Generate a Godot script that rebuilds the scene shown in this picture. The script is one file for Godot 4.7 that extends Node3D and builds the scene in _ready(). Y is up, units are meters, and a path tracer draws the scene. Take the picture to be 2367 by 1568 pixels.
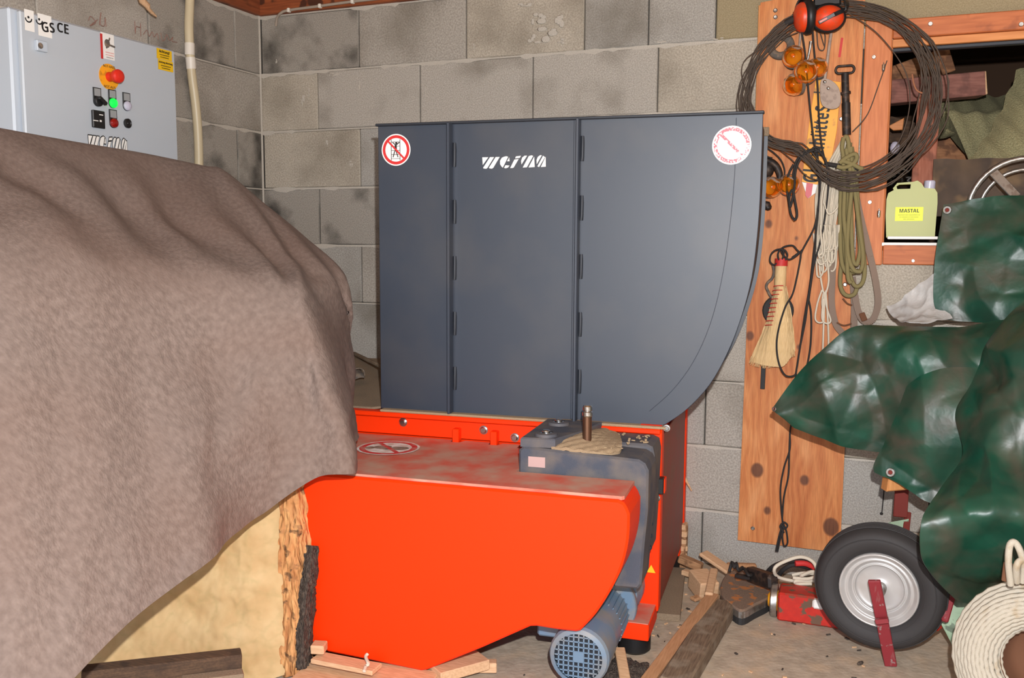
extends Node3D

# A workshop corner: concrete block walls, a wood shredder, a felt-covered slab, a board of hung tools, a tarpaulin and a wheel.
# x runs along the back wall, y up, z from the back wall into the room; metres.

var M := {}
var used := {}
var rng := RandomNumberGenerator.new()

func V(x: float, y: float, z: float) -> Vector3:
	return Vector3(x, y, z)

# ---------------------------------------------------------------- nodes

func numbered(called: String) -> String:
	used[called] = used.get(called, -1) + 1
	return called if used[called] == 0 else "%s_%03d" % [called, used[called]]

func tag(o: Node3D, label: String, category: String, group := "") -> Node3D:
	o.set_meta("label", label)
	o.set_meta("category", category)
	if group != "":
		o.set_meta("group", group)
	return o

func thing(called: String, label: String, category: String, at := Vector3.ZERO, group := "", turn := Basis.IDENTITY) -> Node3D:
	var o := Node3D.new()
	o.name = numbered(called)
	add_child(o)
	o.transform = Transform3D(turn, at)
	return tag(o, label, category, group)

func mesh_of(st: SurfaceTool) -> ArrayMesh:
	st.generate_normals()
	return st.commit()

# a mesh given in the frame of its parent
func part(called: String, st: SurfaceTool, m: Material, parent: Node3D) -> MeshInstance3D:
	var o := MeshInstance3D.new()
	o.mesh = mesh_of(st)
	o.material_override = m
	o.name = called
	parent.add_child(o, true)
	return o

# a mesh given in world metres, stored in the frame of its parent
func wpart(called: String, st: SurfaceTool, m: Material, parent: Node3D) -> MeshInstance3D:
	var s := SurfaceTool.new()
	s.append_from(mesh_of(st), 0, parent.global_transform.affine_inverse())
	var o := MeshInstance3D.new()
	o.mesh = s.commit()
	o.material_override = m
	o.name = called
	parent.add_child(o, true)
	return o

# a thing that is one mesh, given in world metres; its origin goes to the middle of its base
func solid(called: String, label: String, category: String, st: SurfaceTool, m: Material, group := "") -> MeshInstance3D:
	var a := mesh_of(st)
	var b := a.get_aabb()
	var base := b.position + Vector3(b.size.x / 2.0, 0, b.size.z / 2.0)
	var s := SurfaceTool.new()
	s.append_from(a, 0, Transform3D(Basis.IDENTITY, -base))
	var o := MeshInstance3D.new()
	o.mesh = s.commit()
	o.material_override = m
	o.name = numbered(called)
	add_child(o)
	o.position = base
	tag(o, label, category, group)
	return o

func struct(called: String, st: SurfaceTool, m: Material) -> MeshInstance3D:
	var o := MeshInstance3D.new()
	o.mesh = mesh_of(st)
	o.material_override = m
	o.name = called
	add_child(o)
	o.set_meta("kind", "structure")
	return o

# ---------------------------------------------------------------- shapes

func new_st() -> SurfaceTool:
	var st := SurfaceTool.new()
	st.begin(Mesh.PRIMITIVE_TRIANGLES)
	st.set_smooth_group(-1)
	return st

# a flat polygon turned so that it faces away from the point inside
func face(st: SurfaceTool, p: Array, inside: Vector3) -> void:
	var n: Vector3 = (p[1] - p[0]).cross(p[2] - p[0])
	var away: bool = n.dot(p[0] - inside) > 0.0
	for i in range(1, p.size() - 1):
		st.add_vertex(p[0])
		st.add_vertex(p[i + 1] if away else p[i])
		st.add_vertex(p[i] if away else p[i + 1])

func quad(st: SurfaceTool, a: Vector3, b: Vector3, c: Vector3, d: Vector3) -> void:
	for v in [a, b, c, a, c, d]:
		st.add_vertex(v)

func box(st: SurfaceTool, c: Vector3, s: Vector3, bev := 0.002, turn := Basis.IDENTITY) -> void:
	st.set_smooth_group(-1)
	var h := s / 2.0
	bev = minf(bev, minf(h.x, minf(h.y, h.z)) * 0.6)
	var at := func(sg: Array, k: int) -> Vector3:
		var v := Vector3.ZERO
		for i in 3:
			v[i] = sg[i] * (h[i] if i == k else h[i] - bev)
		return c + turn * v
	for k in 3:
		var i := (k + 1) % 3
		var j := (k + 2) % 3
		for s1 in [-1, 1]:
			var q := []
			for e in [[-1, -1], [-1, 1], [1, 1], [1, -1]]:
				var sg := [0, 0, 0]
				sg[k] = s1
				sg[i] = e[0]
				sg[j] = e[1]
				q.append(at.call(sg, k))
			face(st, q, c)
			for s2 in [-1, 1]:
				var a := [0, 0, 0]
				a[i] = s1
				a[j] = s2
				var b := a.duplicate()
				a[k] = -1
				b[k] = 1
				face(st, [at.call(a, i), at.call(b, i), at.call(b, j), at.call(a, j)], c)
	for sx in [-1, 1]:
		for sy in [-1, 1]:
			for sz in [-1, 1]:
				var sg := [sx, sy, sz]
				face(st, [at.call(sg, 0), at.call(sg, 1), at.call(sg, 2)], c)

# a bar with a rectangular section between two points; up gives the side that h is measured along
func bar(st: SurfaceTool, a: Vector3, b: Vector3, w: float, h: float, up := Vector3.UP, bev := 0.002) -> void:
	var z := (b - a).normalized()
	var x := up.cross(z).normalized()
	box(st, (a + b) / 2.0, Vector3(w, h, a.distance_to(b)), bev, Basis(x, z.cross(x), z))

func tube(st: SurfaceTool, pts: Array, r: float, sides := 8, closed := false, taper: Array = []) -> void:
	var n := pts.size()
	var rings := []
	var up := Vector3.ZERO
	for i in n:
		var a: Vector3 = pts[(i - 1 + n) % n] if closed or i > 0 else pts[0]
		var b: Vector3 = pts[(i + 1) % n] if closed or i < n - 1 else pts[n - 1]
		var t := (b - a).normalized()
		if up == Vector3.ZERO:
			up = t.cross(Vector3.UP if absf(t.y) < 0.9 else Vector3.RIGHT).normalized()
		up = (up - t * up.dot(t)).normalized()
		var side := t.cross(up)
		var rr := r
		if taper.size() > 0:
			var f := float(i) / maxf(1.0, n - 1) * (taper.size() - 1)
			var k := mini(int(f), taper.size() - 2)
			rr = r * lerpf(taper[k], taper[k + 1], f - k)
		var ring := []
		for j in sides:
			var w := TAU * j / sides
			ring.append(pts[i] + (up * cos(w) + side * sin(w)) * rr)
		rings.append(ring)
	st.set_smooth_group(0)
	for i in (n if closed else n - 1):
		for j in sides:
			var k := (j + 1) % sides
			var r1: Array = rings[i]
			var r2: Array = rings[(i + 1) % n]
			quad(st, r1[j], r1[k], r2[k], r2[j])
	if not closed:
		st.set_smooth_group(-1)
		face(st, rings[0], pts[1])
		face(st, rings[n - 1], pts[n - 2])

# profile: Vector2(radius, height) turned about the y axis of xf
func lathe(st: SurfaceTool, prof: Array, xf: Transform3D, seg := 24, creased := true, wobble := 0.0) -> void:
	var rings := []
	for i in prof.size():
		var ring := []
		for j in seg:
			var w := TAU * j / seg
			var r: float = prof[i].x * (1.0 + wobble * sin(w * 3.0 + i))
			ring.append(xf * Vector3(r * cos(w), prof[i].y, r * sin(w)))
		rings.append(ring)
	for i in prof.size() - 1:
		st.set_smooth_group(i + 1 if creased else 0)
		for j in seg:
			var k := (j + 1) % seg
			quad(st, rings[i][j], rings[i + 1][j], rings[i + 1][k], rings[i][k])
	st.set_smooth_group(-1)

# a frame whose y axis points along d
func axis(at: Vector3, d: Vector3, scale := Vector3.ONE) -> Transform3D:
	var y := d.normalized()
	var x := y.cross(Vector3.UP if absf(y.y) < 0.9 else Vector3.BACK).normalized()
	return Transform3D(Basis(x * scale.x, y * scale.y, x.cross(y) * scale.z), at)

# a polygon in xy pulled from z0 to z1, the z1 edge bevelled
func extr(st: SurfaceTool, poly: Array, z0: float, z1: float, xf := Transform3D.IDENTITY, bev := 0.0) -> void:
	st.set_smooth_group(-1)
	var p := PackedVector2Array(poly)
	if Geometry2D.is_polygon_clockwise(p):
		p.reverse()
	var n := p.size()
	var q := PackedVector2Array()
	for i in n:
		var a := (p[i] - p[(i - 1 + n) % n]).normalized()
		var b := (p[(i + 1) % n] - p[i]).normalized()
		var m := (a + b).normalized()
		q.append(p[i] + Vector2(-m.y, m.x) * bev / maxf(0.4, m.dot(a)))
	if Geometry2D.is_polygon_clockwise(q) != Geometry2D.is_polygon_clockwise(p):
		q = p
	var tri := Geometry2D.triangulate_polygon(q)
	for cap in [[q, z1, true], [p, z0, false]]:
		for t in range(0, tri.size(), 3):
			var o := []
			for k in 3:
				var v: Vector2 = cap[0][tri[t + k]]
				o.append(Vector3(v.x, v.y, cap[1]))
			var up: bool = (o[1] - o[0]).cross(o[2] - o[0]).z > 0.0
			if up == cap[2]:
				o.reverse()
			for v in o:
				st.add_vertex(xf * v)
	for i in n:
		var j := (i + 1) % n
		var a0 := xf * Vector3(p[i].x, p[i].y, z0)
		var b0 := xf * Vector3(p[j].x, p[j].y, z0)
		var a1 := xf * Vector3(p[i].x, p[i].y, z1 - bev)
		var b1 := xf * Vector3(p[j].x, p[j].y, z1 - bev)
		quad(st, a0, a1, b1, b0)
		if bev > 0.0:
			quad(st, a1, xf * Vector3(q[i].x, q[i].y, z1), xf * Vector3(q[j].x, q[j].y, z1), b1)

func cr(a, b, c, d, t: float):
	return (b * 2.0 + (c - a) * t + (a * 2.0 - b * 5.0 + c * 4.0 - d) * t * t + (b * 3.0 - a - c * 3.0 + d) * t * t * t) * 0.5

# a smooth line through the points, k steps between each two
func smooth(p: Array, k := 6, closed := false) -> Array:
	var n := p.size()
	var out := []
	for i in (n if closed else n - 1):
		for s in k:
			if closed:
				out.append(cr(p[(i - 1 + n) % n], p[i], p[(i + 1) % n], p[(i + 2) % n], float(s) / k))
			else:
				out.append(cr(p[maxi(i - 1, 0)], p[i], p[i + 1], p[mini(i + 2, n - 1)], float(s) / k))
	if not closed:
		out.append(p[n - 1])
	return out

# cloth: a smooth surface through rows of points, moved along its normal by disp(point, u, v), with a back and edges
func sheet(st: SurfaceTool, rows: Array, nu: int, nv: int, disp: Callable, thick := 0.003) -> void:
	var dense := []
	for r in rows:
		dense.append(smooth(r, nu))
	var cols: int = dense[0].size()
	var g := []
	var columns := []
	for j in cols:
		var c := []
		for r in dense:
			c.append(r[j])
		columns.append(smooth(c, nv))
	var nr: int = columns[0].size()
	for i in nr:
		var r := []
		for j in cols:
			r.append(columns[j][i])
		g.append(r)
	var nor := []
	for i in nr:
		var r := []
		for j in cols:
			var du: Vector3 = g[i][mini(j + 1, cols - 1)] - g[i][maxi(j - 1, 0)]
			var dv: Vector3 = g[mini(i + 1, nr - 1)][j] - g[maxi(i - 1, 0)][j]
			r.append(dv.cross(du).normalized())
		nor.append(r)
	for i in nr:
		for j in cols:
			g[i][j] += nor[i][j] * disp.call(g[i][j], float(j) / (cols - 1), float(i) / (nr - 1))
	var back := []
	for i in nr:
		var r := []
		for j in cols:
			r.append(g[i][j] - nor[i][j] * thick)
		back.append(r)
	for i in nr - 1:
		for j in cols - 1:
			st.set_smooth_group(1)
			quad(st, g[i][j], g[i][j + 1], g[i + 1][j + 1], g[i + 1][j])
			st.set_smooth_group(2)
			quad(st, back[i][j], back[i + 1][j], back[i + 1][j + 1], back[i][j + 1])
	st.set_smooth_group(-1)
	for i in nr - 1:
		quad(st, g[i][0], g[i + 1][0], back[i + 1][0], back[i][0])
		quad(st, g[i][cols - 1], back[i][cols - 1], back[i + 1][cols - 1], g[i + 1][cols - 1])
	for j in cols - 1:
		quad(st, g[0][j], back[0][j], back[0][j + 1], g[0][j + 1])
		quad(st, g[nr - 1][j], g[nr - 1][j + 1], back[nr - 1][j + 1], back[nr - 1][j])

func ball(st: SurfaceTool, c: Vector3, r: Vector3, seg := 12, turn := Basis.IDENTITY) -> void:
	var prof := []
	for i in seg / 2 + 1:
		var a := PI * i / (seg / 2)
		prof.append(Vector2(sin(a), -cos(a)))
	lathe(st, prof, Transform3D(turn * Basis.from_scale(r), c), seg, false)

# a flat print: a disc or rectangle with its own uv, facing z of xf
func print_on(called: String, outline: Array, xf: Transform3D, m: Material, parent: Node3D, size: Vector2) -> MeshInstance3D:
	var st := new_st()
	var p := PackedVector2Array(outline)
	var tri := Geometry2D.triangulate_polygon(p)
	st.set_normal(xf.basis.z.normalized())
	for t in range(0, tri.size(), 3):
		var o := [p[tri[t]], p[tri[t + 1]], p[tri[t + 2]]]
		if (o[1] - o[0]).cross(o[2] - o[0]) > 0.0:
			o.reverse()
		for v in o:
			st.set_uv(Vector2(v.x / size.x + 0.5, 0.5 - v.y / size.y))
			st.add_vertex(xf * Vector3(v.x, v.y, 0.0006))
	for i in p.size():
		var j := (i + 1) % p.size()
		for v in [Vector3(p[i].x, p[i].y, 0), Vector3(p[j].x, p[j].y, 0), Vector3(p[j].x, p[j].y, 0.0006), Vector3(p[i].x, p[i].y, 0), Vector3(p[j].x, p[j].y, 0.0006), Vector3(p[i].x, p[i].y, 0.0006)]:
			st.set_uv(Vector2(v.x / size.x + 0.5, 0.5 - v.y / size.y))
			st.add_vertex(xf * v)
	var o := MeshInstance3D.new()
	o.mesh = st.commit()
	o.material_override = m
	o.name = called
	parent.add_child(o, true)
	return o

func circle(r: float, n := 32, rx := 1.0) -> Array:
	var out := []
	for i in n:
		out.append(Vector2(cos(TAU * i / n) * r * rx, sin(TAU * i / n) * r))
	return out

func rect(w: float, h: float) -> Array:
	return [Vector2(-w / 2, -h / 2), Vector2(w / 2, -h / 2), Vector2(w / 2, h / 2), Vector2(-w / 2, h / 2)]

func lettering(called: String, words: String, height: float, xf: Transform3D, m: Material, parent: Node3D, bold := false) -> MeshInstance3D:
	var f := SystemFont.new()
	f.font_names = PackedStringArray(["Droid Sans"])
	f.font_weight = 700 if bold else 400
	var t := TextMesh.new()
	t.text = words
	t.font = f
	t.font_size = 48
	t.pixel_size = height / 36.0
	t.depth = 0.0008
	t.curve_step = 2.0
	var o := MeshInstance3D.new()
	o.mesh = t
	o.material_override = m
	o.transform = xf
	o.name = called
	parent.add_child(o, true)
	return o

# ---------------------------------------------------------------- materials

func noise(freq: float, sd: int, oct := 4, kind := FastNoiseLite.TYPE_SIMPLEX_SMOOTH, ridged := false) -> FastNoiseLite:
	var n := FastNoiseLite.new()
	n.seed = sd
	n.noise_type = kind
	n.frequency = freq
	n.fractal_octaves = oct
	n.fractal_type = FastNoiseLite.FRACTAL_RIDGED if ridged else FastNoiseLite.FRACTAL_FBM
	return n

var made := {}

func ntex(n: FastNoiseLite, stops: Array, side := 512) -> NoiseTexture2D:
	var key := "%d %s" % [n.get_instance_id(), stops]
	if made.has(key):
		return made[key]
	var t := NoiseTexture2D.new()
	made[key] = t
	t.width = side
	t.height = side
	t.seamless = true
	t.noise = n
	if stops.size() > 0:
		var g := Gradient.new()
		var o := PackedFloat32Array()
		var c := PackedColorArray()
		for s in stops:
			o.append(s[0])
			c.append(s[1])
		g.offsets = o
		g.colors = c
		t.color_ramp = g
	return t

func plain(c: Color, rough := 0.6, metal := 0.0) -> StandardMaterial3D:
	var m := StandardMaterial3D.new()
	m.albedo_color = c
	m.roughness = rough
	m.metallic = metal
	return m

# a colour that varies between two tones with the noise; tile: metres that one picture covers
func tone(a: Color, b: Color, rough: float, tile: Vector3, n: FastNoiseLite, world := false, metal := 0.0) -> StandardMaterial3D:
	var m := plain(Color.WHITE, rough, metal)
	m.albedo_texture = ntex(n, [[0.0, a], [0.5, a.lerp(b, 0.5)], [1.0, b]])
	m.uv1_triplanar = true
	m.uv1_world_triplanar = world
	m.uv1_scale = Vector3(1 / tile.x, 1 / tile.y, 1 / tile.z)
	m.uv1_triplanar_sharpness = 4.0
	return m

# patches over the colour: dust, soot, rust, stains; from: where in the noise they begin
func patches(m: StandardMaterial3D, c: Color, from: float, to: float, tile: float, n: FastNoiseLite, strength := 1.0) -> StandardMaterial3D:
	var clear := Color(c, 0.0)
	m.detail_enabled = true
	m.detail_uv_layer = BaseMaterial3D.DETAIL_UV_2
	m.detail_blend_mode = BaseMaterial3D.BLEND_MODE_MIX
	m.detail_albedo = ntex(n, [[0.0, clear], [from, clear], [to, Color(c, strength)], [1.0, Color(c, strength)]])
	m.uv2_triplanar = true
	m.uv2_world_triplanar = m.uv1_world_triplanar
	m.uv2_scale = Vector3.ONE / tile
	return m

func relief(m: StandardMaterial3D, n: FastNoiseLite, cm: float) -> StandardMaterial3D:
	m.heightmap_enabled = true
	m.heightmap_texture = ntex(n, [])
	m.heightmap_scale = cm
	return m

func c8(r: int, g: int, b: int) -> Color:
	return Color8(r, g, b)

# ---------------------------------------------------------------- the scene

func _ready() -> void:
	rng.seed = 7
	var cam := Camera3D.new()
	cam.name = "camera"
	add_child(cam)
	cam.transform = Transform3D(Basis(Vector3.UP, 0.3862) * Basis(Vector3.RIGHT, -0.1071) * Basis(Vector3.BACK, 0.0048), Vector3(2.634, 1.245, 3.489))
	cam.fov = 40.22
	cam.near = 0.05
	cam.current = true

	var sky := ProceduralSkyMaterial.new()
	sky.sky_top_color = Color(0.62, 0.72, 0.86)
	sky.sky_horizon_color = Color(0.85, 0.88, 0.9)
	sky.ground_bottom_color = Color(0.3, 0.29, 0.26)
	sky.ground_horizon_color = Color(0.6, 0.6, 0.58)
	var env := Environment.new()
	env.background_mode = Environment.BG_SKY
	env.sky = Sky.new()
	env.sky.sky_material = sky
	env.background_energy_multiplier = 5.0
	env.tonemap_mode = Environment.TONE_MAPPER_LINEAR
	env.tonemap_exposure = 1.0
	env.sdfgi_enabled = true
	env.ssao_enabled = true
	env.ssil_enabled = true
	var we := WorldEnvironment.new()
	we.name = "world"
	we.environment = env
	add_child(we)

	# the camera's flash, a hand's breadth above the lens
	var flash := OmniLight3D.new()
	flash.name = "camera_flash"
	flash.position = cam.transform * Vector3(0.06, 0.19, 0.02)
	flash.light_energy = 9.0
	flash.light_color = Color(1.0, 1.0, 1.0)
	flash.light_size = 0.015
	flash.omni_range = 12.0
	flash.omni_attenuation = 2.0
	flash.shadow_enabled = true
	add_child(flash)

	make_materials()
	room()
	loft()
	shredder()
	blanket_and_slab()
	tarpaulin()
	cabinet()
	wheel()
	tool_board()
	board_tools()
	wire_coil()
	ropes()
	floor_things()
	basket()

func make_materials() -> void:
	var grain := noise(0.09, 3, 4)
	var blot := noise(0.006, 11, 4)
	var cells := noise(0.05, 5, 2, FastNoiseLite.TYPE_CELLULAR)
	for k in 4:
		var a: Color = [c8(188, 179, 167), c8(174, 168, 159), c8(192, 180, 162), c8(180, 171, 159)][k]
		var m := tone(a.darkened(0.2), a.lightened(0.14), 0.93, Vector3(0.31, 0.31, 0.31) * (1.0 + 0.13 * k), grain, true)
		patches(m, c8(92, 82, 66), 0.5, 0.95, 1.3 + 0.2 * k, noise(0.006, 20 + k, 5), 0.5)
		M["block%d" % k] = relief(m, grain, 0.06)
	var sooty := tone(c8(134, 128, 120), c8(176, 168, 157), 0.94, Vector3(0.31, 0.31, 0.31), grain, true)
	M.block_soot = relief(patches(sooty, c8(40, 37, 32), 0.46, 0.82, 1.5, noise(0.008, 31, 5), 0.85), grain, 0.06)
	var olive := tone(c8(136, 122, 94), c8(166, 152, 122), 0.94, Vector3(0.3, 0.3, 0.3), grain, true)
	M.block_olive = relief(olive, grain, 0.08)
	M.mortar = relief(tone(c8(170, 162, 151), c8(208, 200, 188), 0.95, Vector3(0.2, 0.2, 0.2), grain, true), grain, 0.1)
	M.mortar_core = plain(c8(82, 76, 69), 0.95)
	var fl := tone(c8(164, 148, 129), c8(196, 180, 160), 0.95, Vector3(0.9, 0.9, 0.9), noise(0.03, 8, 5), true)
	M.floor = relief(patches(fl, c8(206, 178, 146), 0.5, 0.85, 1.1, noise(0.014, 9, 5), 0.5), grain, 0.1)
	M.ceiling = plain(c8(140, 104, 70), 0.85)
	# timber: the grain runs along x, y or z of the piece
	var fib := noise(0.02, 40, 4)
	M.trim_x = patches(tone(c8(120, 58, 28), c8(164, 88, 46), 0.7, Vector3(2.0, 0.16, 0.16), fib), c8(40, 20, 12), 0.66, 0.75, 0.5, blot, 0.8)
	M.trim_z = patches(tone(c8(112, 56, 30), c8(150, 82, 48), 0.7, Vector3(0.16, 0.16, 2.0), fib), c8(60, 34, 20), 0.6, 0.8, 0.6, blot, 0.6)
	M.pine_y = tone(c8(190, 122, 66), c8(222, 158, 98), 0.65, Vector3(0.14, 1.6, 0.14), fib)
	M.frame_y = tone(c8(186, 104, 56), c8(214, 132, 80), 0.6, Vector3(0.16, 1.8, 0.16), fib)
	M.frame_x = patches(tone(c8(170, 90, 46), c8(204, 118, 68), 0.6, Vector3(1.8, 0.16, 0.16), fib), c8(96, 40, 22), 0.55, 0.8, 0.4, blot, 0.5)
	M.frame_light = tone(c8(196, 120, 62), c8(222, 148, 88), 0.6, Vector3(1.8, 0.2, 0.2), fib)
	M.offcut = tone(c8(192, 150, 112), c8(222, 184, 146), 0.8, Vector3(0.6, 0.1, 0.1), fib)
	M.offcut_dark = patches(tone(c8(150, 108, 74), c8(190, 146, 106), 0.85, Vector3(0.6, 0.1, 0.1), fib), c8(96, 64, 42), 0.5, 0.7, 0.2, blot, 0.7)
	M.stick = tone(c8(168, 122, 84), c8(196, 150, 110), 0.8, Vector3(0.08, 0.08, 0.9), fib)
	M.weathered = patches(tone(c8(92, 75, 59), c8(140, 118, 95), 0.92, Vector3(0.07, 0.07, 0.9), fib), c8(150, 138, 120), 0.5, 0.8, 0.8, noise(0.016, 51, 5), 0.6)
	M.weathered_x = patches(tone(c8(66, 50, 38), c8(112, 84, 62), 0.92, Vector3(0.9, 0.07, 0.07), fib), c8(48, 36, 30), 0.5, 0.7, 0.3, blot, 0.6)
	M.beam_red = patches(tone(c8(126, 80, 70), c8(156, 106, 94), 0.85, Vector3(0.9, 0.12, 0.12), fib), c8(80, 52, 48), 0.5, 0.75, 0.3, blot, 0.6)
	M.beam_red_y = patches(tone(c8(148, 88, 68), c8(178, 116, 94), 0.85, Vector3(0.12, 0.9, 0.12), fib), c8(80, 52, 44), 0.5, 0.75, 0.3, blot, 0.6)
	M.beam_brown = patches(tone(c8(138, 92, 62), c8(178, 126, 88), 0.85, Vector3(0.6, 0.12, 0.12), fib), c8(70, 44, 32), 0.5, 0.7, 0.25, blot, 0.7)
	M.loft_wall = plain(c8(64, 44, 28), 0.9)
	M.dark = plain(c8(34, 30, 28), 0.9)
	M.wool = relief(tone(c8(120, 114, 82), c8(164, 158, 120), 0.97, Vector3(0.2, 0.2, 0.2), noise(0.05, 61, 4)), noise(0.06, 62, 3), 0.3)
	M.sacking = patches(tone(c8(66, 56, 50), c8(88, 74, 64), 0.9, Vector3(0.4, 0.4, 0.4), blot), c8(150, 120, 84), 0.5, 0.85, 0.9, noise(0.01, 64, 4), 0.7)
	# the machine
	var peel := noise(0.12, 70, 2)
	M.red = relief(plain(c8(242, 54, 4), 0.45), peel, 0.002)
	M.red.metallic_specular = 0.32
	M.red.uv1_triplanar = true
	M.red.uv1_scale = Vector3.ONE / 0.12
	var dusty := plain(c8(206, 92, 72), 0.8)
	dusty.uv1_triplanar = true
	M.red_dusty = patches(dusty, c8(186, 152, 132), 0.15, 0.85, 0.8, noise(0.012, 72, 6), 0.85)
	var side := plain(c8(132, 36, 24), 0.5)  # body red darkened: shade of the grazing light is put into the colour
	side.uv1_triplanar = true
	M.red_side_shaded = patches(side, c8(112, 66, 50), 0.3, 0.9, 0.8, noise(0.01, 73, 5), 0.7)
	var slate := tone(c8(40, 48, 62), c8(50, 58, 72), 0.5, Vector3(0.1, 0.1, 0.1), peel)
	slate.metallic_specular = 0.6
	M.slate = relief(patches(slate, c8(92, 86, 80), 0.5, 1.0, 1.3, noise(0.006, 75, 6), 0.22), peel, 0.0015)
	M.slate_dusty = patches(tone(c8(60, 66, 78), c8(76, 80, 92), 0.7, Vector3(0.2, 0.2, 0.2), peel), c8(132, 116, 98), 0.3, 0.95, 0.8, noise(0.012, 77, 5), 0.6)
	M.slate_dark = plain(c8(40, 44, 52), 0.55)
	M.dust = relief(tone(c8(146, 122, 94), c8(190, 166, 134), 0.97, Vector3(0.12, 0.12, 0.12), grain), grain, 0.12)
	M.dust_grey = relief(patches(tone(c8(126, 108, 88), c8(156, 136, 112), 0.97, Vector3(0.3, 0.3, 0.3), grain), c8(106, 92, 78), 0.4, 0.9, 0.9, blot, 0.5), grain, 0.08)
	M.motor = patches(tone(c8(92, 116, 140), c8(110, 134, 156), 0.45, Vector3(0.1, 0.1, 0.1), peel), c8(142, 132, 116), 0.4, 0.85, 0.6, noise(0.01, 79, 5), 0.75)
	M.chrome = plain(c8(206, 206, 206), 0.22, 1.0)
	M.steel = patches(plain(c8(178, 176, 172), 0.38, 0.9), c8(120, 100, 84), 0.55, 0.75, 0.1, blot, 0.6)
	M.steel.uv1_triplanar = true
	M.bronze = plain(c8(112, 82, 64), 0.4, 0.8)
	M.rubber = plain(c8(43, 42, 42), 0.75)
	M.rubber_grey = patches(tone(c8(84, 78, 72), c8(104, 96, 90), 0.85, Vector3(0.1, 0.1, 0.1), grain), c8(150, 126, 104), 0.5, 0.7, 0.1, blot, 0.6)
	M.black = plain(c8(26, 26, 27), 0.45)
	M.white = plain(c8(236, 234, 230), 0.5)
	M.print_black = plain(c8(24, 23, 24), 0.6)
	M.print_red = plain(c8(196, 46, 44), 0.6)
	# cloth
	var felt := tone(c8(101, 87, 80), c8(134, 118, 110), 0.98, Vector3(0.26, 0.4, 0.26), noise(0.03, 81, 7), false)
	patches(felt, c8(104, 76, 62), 0.35, 1.0, 1.7, noise(0.006, 82, 4), 0.5)
	M.felt = relief(felt, noise(0.08, 83, 3), 0.1)
	var tarp := tone(c8(8, 52, 39), c8(20, 78, 59), 0.41, Vector3(0.5, 0.5, 0.5), blot)
	tarp.metallic_specular = 0.52
	M.tarp = relief(patches(tarp, c8(74, 66, 56), 0.46, 0.88, 1.2, noise(0.008, 86, 4, FastNoiseLite.TYPE_SIMPLEX_SMOOTH, true), 0.85), noise(0.012, 87, 3, FastNoiseLite.TYPE_SIMPLEX_SMOOTH, true), 0.07)
	M.tarp_pale = patches(tone(c8(136, 160, 132), c8(160, 182, 152), 0.5, Vector3(0.4, 0.4, 0.4), blot), c8(52, 58, 46), 0.6, 0.68, 0.3, noise(0.012, 88, 4), 0.8)
	M.plastic = relief(tone(c8(168, 165, 162), c8(206, 203, 200), 0.4, Vector3(0.4, 0.4, 0.4), blot), noise(0.012, 89, 3, FastNoiseLite.TYPE_SIMPLEX_SMOOTH, true), 0.3)
	# wood of the slab
	M.slab = relief(patches(tone(c8(186, 150, 102), c8(208, 178, 132), 0.78, Vector3(0.6, 0.9, 0.6), noise(0.014, 91, 4)), c8(166, 146, 96), 0.62, 0.9, 0.6, noise(0.014, 92, 3, FastNoiseLite.TYPE_SIMPLEX_SMOOTH, true), 0.45), noise(0.012, 93, 3), 0.9)
	M.cambium = relief(patches(tone(c8(166, 104, 58), c8(226, 172, 112), 0.8, Vector3(0.14, 0.7, 0.14), noise(0.014, 95, 4)), c8(62, 40, 28), 0.66, 0.74, 0.35, noise(0.014, 96, 4, FastNoiseLite.TYPE_SIMPLEX_SMOOTH), 0.85), noise(0.014, 97, 3), 0.7)
	M.bark = relief(tone(c8(44, 36, 32), c8(104, 90, 78), 0.95, Vector3(0.12, 0.3, 0.12), noise(0.03, 98, 5)), noise(0.03, 99, 5), 0.7)
	# cabinet
	M.cabinet = plain(c8(182, 189, 197), 0.4)
	M.cabinet_side = plain(c8(186, 195, 206), 0.4)
	M.yellow = plain(c8(232, 186, 20), 0.5)
	M.amber_yellow = patches(plain(c8(240, 164, 30), 0.5), c8(150, 96, 40), 0.66, 0.76, 0.3, blot, 0.6)
	M.amber_yellow.uv1_triplanar = true
	M.knob_red = plain(c8(214, 44, 28), 0.4)
	M.led_red = plain(c8(140, 20, 16), 0.2)
	M.led_white = plain(c8(190, 188, 206), 0.25)
	var led := plain(c8(20, 200, 60), 0.3)
	led.emission_enabled = true
	led.emission = c8(20, 255, 80)
	led.emission_energy_multiplier = 0.9
	M.led_green = led
	M.label_grey = plain(c8(150, 152, 154), 0.5)
	M.pvc = plain(c8(204, 189, 157), 0.4)
	M.pvc_white = plain(c8(226, 218, 206), 0.4)
	M.cable_grey = plain(c8(164, 150, 136), 0.55)
	M.chalk_red = plain(c8(150, 112, 100), 0.95)
	# hung things
	var amber := plain(Color(1.0, 0.6, 0.12, 0.12), 0.12)
	amber.refraction_enabled = true
	amber.refraction_scale = 0.02
	M.amber = amber
	M.muff_red = patches(plain(c8(228, 66, 22), 0.4), c8(150, 90, 66), 0.56, 0.75, 0.12, blot, 0.5)
	M.muff_red.uv1_triplanar = true
	M.wire = tone(c8(46, 37, 31), c8(108, 90, 76), 0.7, Vector3(0.08, 0.08, 0.08), grain)
	M.cord = plain(c8(40, 36, 35), 0.8)
	M.rope_white = plain(c8(206, 195, 176), 0.9)
	M.rope_olive = tone(c8(106, 96, 60), c8(150, 137, 94), 0.9, Vector3(0.02, 0.02, 0.02), grain)
	M.strap = plain(c8(132, 113, 100), 0.9)
	M.straw = tone(c8(204, 168, 116), c8(236, 204, 156), 0.85, Vector3(0.015, 0.3, 0.015), fib)
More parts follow.
